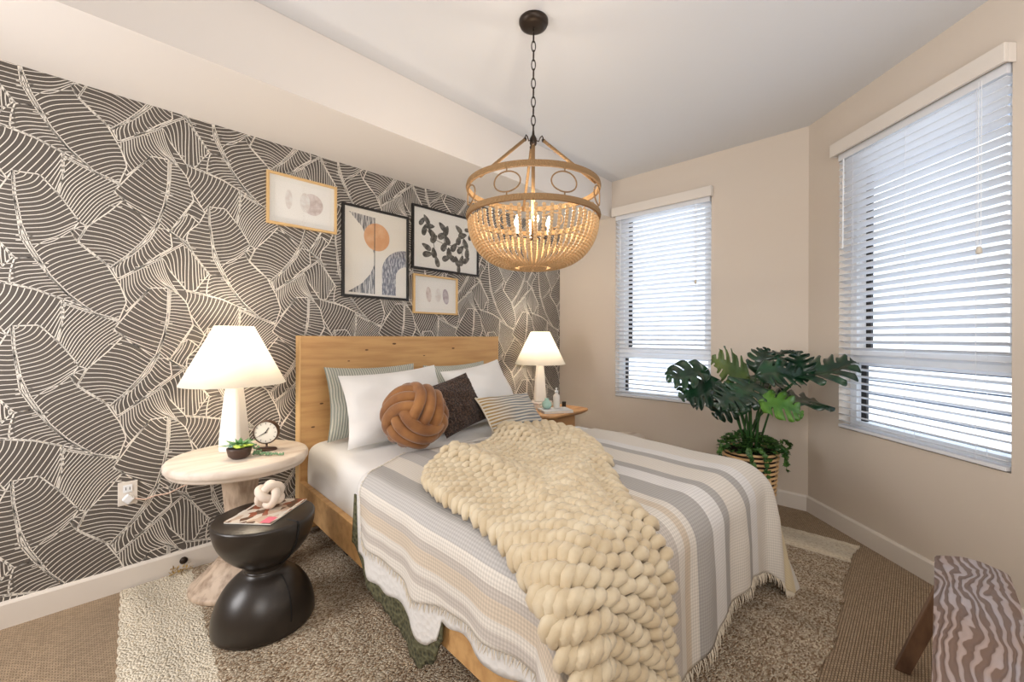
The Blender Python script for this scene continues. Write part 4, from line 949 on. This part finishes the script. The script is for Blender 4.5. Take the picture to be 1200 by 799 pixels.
for i, (x, z, a, b_, ro) in enumerate(lv):
    z = z*.93+.005; pts = [(x+(t_*a*.86)*cos(ro)-s_*b_*.84*sin(ro), z+(t_*a*.86)*sin(ro)+s_*b_*.84*cos(ro)) for t_, s_ in [(cos(q), sin(q)*(1-.35*cos(q))) for q in np.linspace(0, 2*pi, 18, endpoint=False)]]
    y = -.0088-.00012*(i % 5); n = len(pts); mb.add([(p[0], y, p[1]) for p in pts]+[(p[0], y-.0001, p[1]) for p in pts], [tuple(range(n)), tuple(reversed(range(n, 2*n)))]+[(k, n+k, n+(k+1) % n, (k+1) % n) for k in range(n)])
for ch in ([(-.22,.36),(-.14,.27),(-.12,.15),(-.10,.10)], [(-.04,.36),(-.03,.26),(.01,.17)], [(.18,.36),(.15,.25),(.16,.12),(.12,.05)], [(-.14,.27),(-.03,.24),(.14,.24)]):
    mb.tube([(a, -.0094, b_*.93+.005) for a, b_ in ch], .0025, 5)
mb.build('leaf_sprigs', M_leafink, m_)
flat(r, 'glass', rect(-W/2+fw, W/2-fw, fw, H-fw), M_glass, -.016)

# ------------------------------------------------------------------ bench
bn = empty('bench', (1.70, -.125, 0), radians(-1), 'weathered wooden bench with a carved-grain top in the lower right corner', 'bench')
mb = MB(); hx = .50
sec = []
def top_pt(u, v):
    x = -.55+1.055*u; w0 = .098-.008*u
    e = (1-sqrt(max(0, 1-(1-min(1, (1-u)/.035))**2)))*.045
    yy = (v*2-1)
    z = .455-.012*abs(yy)**4
    return (x, yy*(w0-e), z)
N1, N2 = 50, 16
vs = [top_pt(i/N1, j/N2) for j in range(N2+1) for i in range(N1+1)]
mb.grid(top_pt, N1, N2); mb.grid(lambda u, v: (top_pt(u, 1-v)[0], top_pt(u, 1-v)[1]*.97, .405), N1, N2)
def side(v0):
    def f(u, v):
        p = top_pt(u, v0); return (p[0], p[1]*(1-.03*v), p[2]*(1-v)+.405*v)
    return f
mb.grid(lambda u, v: side(0)(1-u, v), N1, 3); mb.grid(side(1), N1, 3)
def end(u0):
    def f(u, v):
        p = top_pt(u0, u); return (p[0], p[1]*(1-.03*v), p[2]*(1-v)+.405*v)
    return f
mb.grid(end(1), N2, 3); mb.grid(lambda u, v: end(0)(1-u, v), N2, 3)
mb.build('seat', M_bench, bn, smooth=True)
def leg(x0, y0, x1, y1):
    mb = MB(); h = (.032, .024)
    vs = []
    for (x, y, z, k) in ((x1, y1, 0, .9), (x0, y0, .4045, 1.0)):
        vs += [(x-h[0]*k, y-h[1]*k, z), (x+h[0]*k, y-h[1]*k, z), (x+h[0]*k, y+h[1]*k, z), (x-h[0]*k, y+h[1]*k, z)]
    mb.add(vs, [(3, 2, 1, 0), (4, 5, 6, 7), (0, 1, 5, 4), (1, 2, 6, 5), (2, 3, 7, 6), (3, 0, 4, 7)]); mb.build('leg', M_benchleg, bn, bevel=.003)
for sx in (-1, 1):
    for sy in (-1, 1): leg(sx*.36+.02, sy*.055, sx*.43+.02, sy*.175)
for sx in (-1, 1): MB().bounds(sx*.39+.02-.015, sx*.39+.02+.015, -.085, .085, .175, .205).build('stretcher', M_benchleg, bn)
# ------------------------------------------------------------------ chandelier
hx_, hy_ = 1.525, 1.345
VA = radians(43.5)   # direction from the camera
ch = empty('bead_chandelier', (hx_, hy_, ZC), 0, 'wood bead chandelier with rope-wrapped rings and four lit candle bulbs', 'chandelier')
def zz(z): return z-ZC
MB().lathe([(0, zz(ZC-.034)), (.045, zz(ZC-.034)), (.064, zz(ZC-.024)), (.070, zz(ZC-.012)), (.070, -.0005), (0, -.0005)], n=40, cap=False).build('canopy', M_bronze, ch, smooth=True)
# chain
mb = MB(); z = ZC-.034; mb.tube([(0, 0, zz(z)), (0, 0, zz(z-.02))], .004, 8)
zc = z-.018; k = 0; hub = 2.195
while zc > hub+.022:
    ln, wd = .026, .0095; pts = []
    for i in range(16):
        a = 2*pi*i/16; px_, pz_ = wd*cos(a), ln*sin(a)*1.0
        pts.append((px_ if k % 2 == 0 else 0, 0 if k % 2 == 0 else px_, zz(zc-ln+pz_)))
    mb.tube(pts, .0026, 6, closed=True); zc -= ln*2-.0075; k += 1
mb.v = [(p[0]*cos(.9)-p[1]*sin(.9), p[0]*sin(.9)+p[1]*cos(.9), p[2]) for p in mb.v]
mb.build('chain', M_bronze, ch, smooth=True)
MB().lathe([(0, zz(hub-.035)), (.014, zz(hub-.035)), (.017, zz(hub-.028)), (.017, zz(hub-.005)), (.012, zz(hub+.006)), (.007, zz(hub+.015)), (.005, zz(hub+.035)), (0, zz(hub+.036))], n=20, cap=False).build('hub', M_bronze, ch, smooth=True)
RR = .318; zu, zl = 1.948, 1.812
def ring(z, h=.025):
    mb = MB(); mb.lathe([(RR-.012, zz(z-h/2)), (RR, zz(z-h/2)), (RR+.003, zz(z)), (RR, zz(z+h/2)), (RR-.012, zz(z+h/2)), (RR-.012, zz(z-h/2))], n=96, cap=False); return mb.build('ring', M_rope, ch, smooth=False)
ring(zu); ring(zl)
for a in (VA+radians(8), VA+radians(128), VA-radians(112)):
    d = Vector((cos(a), sin(a), 0)); mb = MB(); p0 = d*.052+Vector((0, 0, zz(hub-.022))); p1 = d*(RR-.016)+Vector((0, 0, zz(zu-.008)))
    mb.tube([p0, p1], .0075, 10); mb.build('rod', M_rope, ch, smooth=True)
    mb = MB(); q = [d*.016+Vector((0, 0, zz(hub-.015))), d*.028+Vector((0, 0, zz(hub-.022))), d*.036+Vector((0, 0, zz(hub-.004))), d*.045+Vector((0, 0, zz(hub+.002))), d*.050+Vector((0, 0, zz(hub-.010))), d*.044+Vector((0, 0, zz(hub-.018)))]
    mb.tube(q, .003, 6); mb.sphere(tuple(p0), .009, 10, 6); mb.build('hook', M_bronze, ch, smooth=True)
for k in range(8):
    a = VA+pi+radians(22.5+45*k); cz = (zu+zl)/2; mb = MB()
    pts = [((RR-.005)*cos(a+.19*cos(t)), (RR-.005)*sin(a+.19*cos(t)), zz(cz+.042*sin(t))) for t in [2*pi*i/36 for i in range(36)]]
    mb.tube(pts, .0032, 7, closed=True); c_ = ((RR-.005)*cos(a), (RR-.005)*sin(a))
    mb.tube([(c_[0], c_[1], zz(cz+.041)), (c_[0], c_[1], zz(zu-.012))], .003, 6); mb.tube([(c_[0], c_[1], zz(cz-.041)), (c_[0], c_[1], zz(zl+.012))], .003, 6)
    mb.build('oval', M_rope, ch, smooth=True)
mb = MB(); mb.tube([(0, 0, zz(hub-.034)), (0, 0, zz(1.72))], .009, 10); mb.build('stem', M_rope, ch, smooth=True)
# bead strands
NS, NB = 56, 24
zb = 1.572; rb_ = .062
def bowl(t):   # t 0 at the ring, 1 at the bottom
    a = t*pi/2*.96; return (rb_+(RR-.012-rb_)*cos(a)**.86, zl-.022-(zl-.022-zb)*sin(a)**1.0)
ts = np.linspace(0, 1, 300); P2 = np.array([bowl(t) for t in ts]); dd = np.r_[0, np.cumsum(np.hypot(*(P2[1:]-P2[:-1]).T))]
strand = None
for k in range(NS):
    if strand is None:
        mb = MB()
        for j in range(NB):
            s_ = (j+.5)/NB*dd[-1]; t = np.interp(s_, dd, ts); r_, z_ = bowl(t); br = .0088*(.45+.55*min(1, (r_+.02)/RR*1.15))*1.0
            mb.sphere((r_, 0, zz(z_)), br, 8, 5)
        mb.tube([(bowl(t)[0], 0, zz(bowl(t)[1])) for t in np.linspace(0, 1, 20)], .0012, 4)
        strand = mb.build('bead_strand', M_bead, ch, smooth=True); strand.rotation_euler = (0, 0, VA)
    else:
        o = strand.copy(); C.objects.link(o); o.parent = ch; o.rotation_euler = (0, 0, VA+2*pi*k/NS)
mb = MB()
for q, (rq, n_) in enumerate(((.062, 34), (.05, 28), (.038, 20), (.026, 14), (.014, 8))):
    for k in range(n_): a = 2*pi*k/n_; mb.sphere((rq*cos(a), rq*sin(a), zz(zb-.001-.001*q)), .0058, 7, 5)
mb.lathe([(0, zz(zb-.02)), (.005, zz(zb-.016)), (.006, zz(zb-.008)), (0, zz(zb+.01))], n=10); mb.build('bottom_bead_plate', M_bead, ch, smooth=True)
for k in range(4):
    a = VA+radians(8+90*k); d = Vector((cos(a), sin(a), 0)); mb = MB()
    mb.tube([Vector((0, 0, zz(1.735))), d*.03+Vector((0, 0, zz(1.715))), d*.066+Vector((0, 0, zz(1.718))), d*.078+Vector((0, 0, zz(1.732)))], .004, 7); mb.build('arm', M_bronze, ch, smooth=True)
    c_ = d*.078; MB().lathe([(.010, zz(1.732)), (.010, zz(1.765))], (c_.x, c_.y, 0), 12).build('candle_sleeve', M_ceramic, ch, smooth=False)
    MB().lathe([(.006, zz(1.7655)), (.014, zz(1.780)), (.0145, zz(1.788)), (.008, zz(1.806)), (.002, zz(1.822)), (0, zz(1.824))], (c_.x, c_.y, 0), 14).build('bulb', M_bulb, ch, smooth=True)
    l = bpy.data.lights.new('candle_light', 'POINT'); l.energy = 2.2; l.color = (1, .87, .70); l.shadow_soft_size = .02
    lo = bpy.data.objects.new('candle_light', l); C.objects.link(lo); lo.parent = ch; lo.location = (c_.x, c_.y, zz(1.845))

# ------------------------------------------------------------------ plant
px0, py0 = 3.17, .83
pl = empty('potted_monstera', (px0, py0, 0), 0, 'large monstera with ivy in a banded cane planter in the window corner', 'potted plant')
mb = MB(); rt, rbm, zt_, zb_ = .168, .135, .485, .045
nrow = 15
mb.lathe([(0, zb_), (rbm-.012, zb_), (rt-.012, zt_-.006), (rt-.03, zt_-.006), (rt-.04, zt_-.05), (0, zt_-.05)], n=40, cap=False); mb.build('pot_liner', M_dark, pl, smooth=True)
mb = MB()
for i in range(nrow):
    z = zb_+.012+(zt_-zb_-.018)*i/(nrow-1); r_ = rbm+(rt-rbm)*(z-zb_)/(zt_-zb_)
    mb.tube([(r_*cos(a), r_*sin(a), z) for a in [2*pi*k/48 for k in range(48)]], .0085, 8, closed=True)
mb.build('cane_bands', M_rattan, pl, smooth=True)
for k in range(4):
    a = radians(-135+90*k+8); mb = MB(); z1 = .33
    mb.tube([((rbm+.004)*cos(a), (rbm+.004)*sin(a), .013), ((rt)*cos(a), (rt)*sin(a), z1)], .0165, 8, flat=.7); mb.build('leg', M_rattan, pl, smooth=True)
MB().lathe([(0, zt_-.045), (rt-.038, zt_-.049), (0, zt_-.03)], n=24, cap=False).build('soil', M_soil, pl, smooth=True)
def monstera(Lm, droop, fold, seed, lobes=4.6, cut=.34):
    r_ = random.Random(seed); mb = MB(); n = 66
    def width(t): return Lm*.56*(sin(pi*min(1, max(0, (t+.10)/1.10))**.72))**.75*(1 if t > 0 else 0)+.002
    def pt(t, w_, s):
        # w_: 0..1 across; side veins sweep forward
        W_ = width(t); y = t*Lm+w_*w_*W_*.42-(.16*Lm*w_ if t < .1 else .16*Lm*w_*max(0, 1-(t-.1)/.35)); x = s*w_*W_
        z = -droop*Lm*(y/Lm)**2+fold*abs(x)*(1-.9*abs(x)/Lm)-.10*abs(x)*w_+.012*sin(6*t+seed)+(.016*sin(t*lobes*2*pi+seed)+.02*sin(3*t+2*seed))*w_*w_
        return (x, y, z)
    for s in (-1, 1):
        for i in range(n):
            t0, t1 = i/n, (i+1)/n; tm = (t0+t1)/2; ph_ = (tm*lobes*1.0+.12*s+r_.uniform(0, .0)) % 1
            gap = (ph_ < .19) and .12 < tm < .93
            steps = [0, .12, .26, cut] if gap else [0, .12, .26, cut, .6, .8, 1.0]
            edge_r = 1.0
            for a_, b_ in zip(steps[:-1], steps[1:]):
                def w2(t, w_):
                    q = (t*lobes+.12*s) % 1
                    if w_ > cut and .08 < t < .92: # round lobe tips
                        c_ = (q-.60)/.40; w_ = cut+(w_-cut)*(1-.22*c_*c_)
                    return w_
                vs = [pt(t0, w2(t0+1e-6, a_), s), pt(t1, w2(t1-1e-6, a_), s), pt(t1, w2(t1-1e-6, b_), s), pt(t0, w2(t0+1e-6, b_), s)]
                mb.add(vs, [(0, 1, 2, 3) if s < 0 else (3, 2, 1, 0)])
    return mb
protos = []
P_cam = Vector((0, 0, 1.24))
def leafat(pos, tipdir, nrm, L_m, seed, m=None, droop=.18, fold=.25, base=None):
    """pos: where the stalk meets the blade; tipdir: direction the tip points to; nrm: up side of the blade"""
    t_ = Vector(tipdir).normalized(); n_ = Vector(nrm); n_ = (n_-t_*n_.dot(t_)).normalized(); x_ = t_.cross(n_)
    M3 = Matrix((x_, t_, n_)).transposed().to_4x4(); loc = Vector(pos)-Vector((px0, py0, 0))
    mb = monstera(L_m, droop, fold, seed); mb.T = None; Mt = Matrix.Translation(loc) @ M3
    mb.v = [tuple(Mt @ Vector(p)) for p in mb.v]
    # merge duplicate vertices for smooth shading
    key = {}; nv = []; mp = []
    for p in mb.v:
        k_ = (round(p[0], 5), round(p[1], 5), round(p[2], 5))
        if k_ not in key: key[k_] = len(nv); nv.append(p)
        mp.append(key[k_])
    mb.f = [tuple(mp[i] for i in f_) for f_ in mb.f]; mb.f = [f_ for f_ in mb.f if len(set(f_)) == 4]; mb.v = nv; mb.m = [0]*len(mb.f)
    lf = mb.build('leaf', m or M_green, pl, smooth=True, solid=.0012)
    b0 = Vector(base) if base else Vector((random.uniform(-.05, .05), random.uniform(-.05, .05), .44))
    mid = (b0+loc)/2+Vector(((loc.x-b0.x)*-.18, (loc.y-b0.y)*-.18, .04))
    cps = [b0, (b0+mid)/2+Vector((0, 0, .01)), mid, (mid+loc)/2+Vector((0, 0, .012)), loc]
    mb = MB(); mb.tube(cps, [.0075, .0068, .006, .005, .0042], 7); mb.build('stem', M_stem, pl, smooth=True)
cr, sr = cos(radians(43.5)), sin(radians(43.5))
Fd = Vector((cr, sr, 0)); Rd = Vector((sr, -cr, 0)); Ud = Vector((0, 0, 1))
def V3(r_, f_, u_): return Rd*r_+Fd*f_+Ud*u_
def at(px, py, dep):
    R = (px-606.13)/496.17; U = -(py-394.82)/496.17; return Fd*dep+Rd*(R*dep)+Ud*(1.24+U*dep)
# each leaf: stalk joint (where it stands), tip direction in right/forward/up terms
leafat(at(822, 437, 2.80), V3(-1, -.25, .02), V3(-.1, -.55, .8), .23, 1)
leafat(at(838, 448, 2.72), V3(-1, -.2, -.32), V3(-.2, -.6, .75), .25, 2)
leafat(at(846, 455, 2.9), V3(-.85, .2, -.35), V3(-.4, -.3, .9), .22, 12, droop=.3)
leafat(at(874, 441, 2.78), V3(-.75, -.15, .38), V3(.25, -.95, .45), .27, 3, m=mat('olive_monstera_leaf', (64, 86, 34), .35, spec=.6, var=('noise', 8, (96, 112, 48), .4, .7)), droop=.1)
leafat(at(878, 447, 2.68), V3(-.6, -.6, -.40), V3(.0, -.5, .9), .24, 4, droop=.3)
leafat(at(888, 432, 2.85), V3(.35, .1, .75), V3(-.4, -.8, .5), .17, 5)
leafat(at(893, 436, 2.66), V3(.85, -.4, .02), V3(.0, -.65, .8), .25, 6)
leafat(at(901, 424, 2.9), V3(.75, .3, .55), V3(-.5, -.2, .9), .2, 7, fold=.5)
leafat(at(938, 441, 2.62), V3(1, -.25, .34), V3(-.25, -.35, .9), .31, 8, fold=.5, droop=.02)
leafat(at(938, 440, 2.64), V3(-.15, -.1, .9), V3(-.5, -.8, .2), .16, 9)
leafat(at(918, 465, 2.70), V3(1, .05, -.10), V3(-.05, -.2, .95), .30, 10, fold=.15, droop=.1)
leafat(at(896, 468, 2.52), V3(.7, -.3, -.16), V3(.15, -.75, .7), .21, 11, m=M_lime, droop=.15)
leafat(at(905, 447, 2.85), V3(.8, .1, -.35), V3(.1, -.6, .7), .22, 13, droop=.3)
leafat(at(862, 462, 2.85), V3(-.5, .1, -.55), V3(-.3, -.7, .5), .2, 14, droop=.2)
leafat(at(885, 450, 3.0), V3(.2, .6, .2), V3(.1, -.5, .9), .24, 15)
leafat(at(868, 458, 2.62), V3(-.8, -.4, -.25), V3(-.1, -.7, .7), .2, 16, m=M_green, droop=.25)
# ivy skirt around the rim
mb = MB(); rv = random.Random(21)
def ivy(mb, p, d, up, s):
    d = d.normalized(); sd = d.cross(up).normalized(); up2 = sd.cross(d)
    sh = [(0, 0), (.28, -.10), (.62, .12), (.36, .36), (.42, .62), (.14, .64), (0, 1.0)]
    L1 = [p+d*(y*s)+sd*(x*s)+up2*(abs(x)*s*.25) for x, y in sh]; L2 = [p+d*(y*s)-sd*(x*s)+up2*(abs(x)*s*.25) for x, y in sh[1:-1]]
    n = len(sh); vs = [tuple(q) for q in L1+L2]
    mb.add(vs, [(0, i, i+1) for i in range(1, n-1)]+[(0, (n+i), (n+i-1)) for i in range(1, n-2)]+[(0, n-1, n+n-3)])
for i in range(420):
    a = rv.uniform(0, 2*pi); r_ = rt*sqrt(rv.uniform(.05, 1.25)); z = zt_+.02+.07*max(0, 1-(r_/rt)**2)+rv.uniform(-.02, .035)
    if r_ > rt: z -= .02
    p = Vector((r_*cos(a), r_*sin(a), z)); ivy(mb, p, Vector((cos(a)+rv.uniform(-.9, .9), sin(a)+rv.uniform(-.9, .9), rv.uniform(-.3, .5))), Vector((rv.uniform(-.4, .4), rv.uniform(-.4, .4), 1)), rv.uniform(.022, .04))
mb.build('ivy_foliage', M_ivy, pl)
for (a, ln, spread) in [(radians(-150), .14, .07), (radians(-60), .17, .06), (radians(150), .10, .10), (radians(-25), .10, .10), (radians(-105), .08, .04), (radians(-170), .08, .12), (radians(-45), .06, .12)]:
    mb = MB(); pts = []
    for t in np.linspace(0, 1, 10):
        r_ = rt*.7+ (rt*.35+spread)*min(1, t*1.6)**.8; pts.append(Vector((r_*cos(a+t*.15), r_*sin(a+t*.15), zt_+.03+.03*sin(t*pi)-ln*t*t)))
    mb.tube(pts, .0018, 5)
    for q in pts[2:]:
        for _ in range(4): ivy(mb, q, Vector((rv.uniform(-1, 1), rv.uniform(-1, 1), rv.uniform(-.8, .3))), Vector((cos(a), sin(a), .6)), rv.uniform(.018, .032))
    mb.build('trailing_vine', M_ivy, pl)
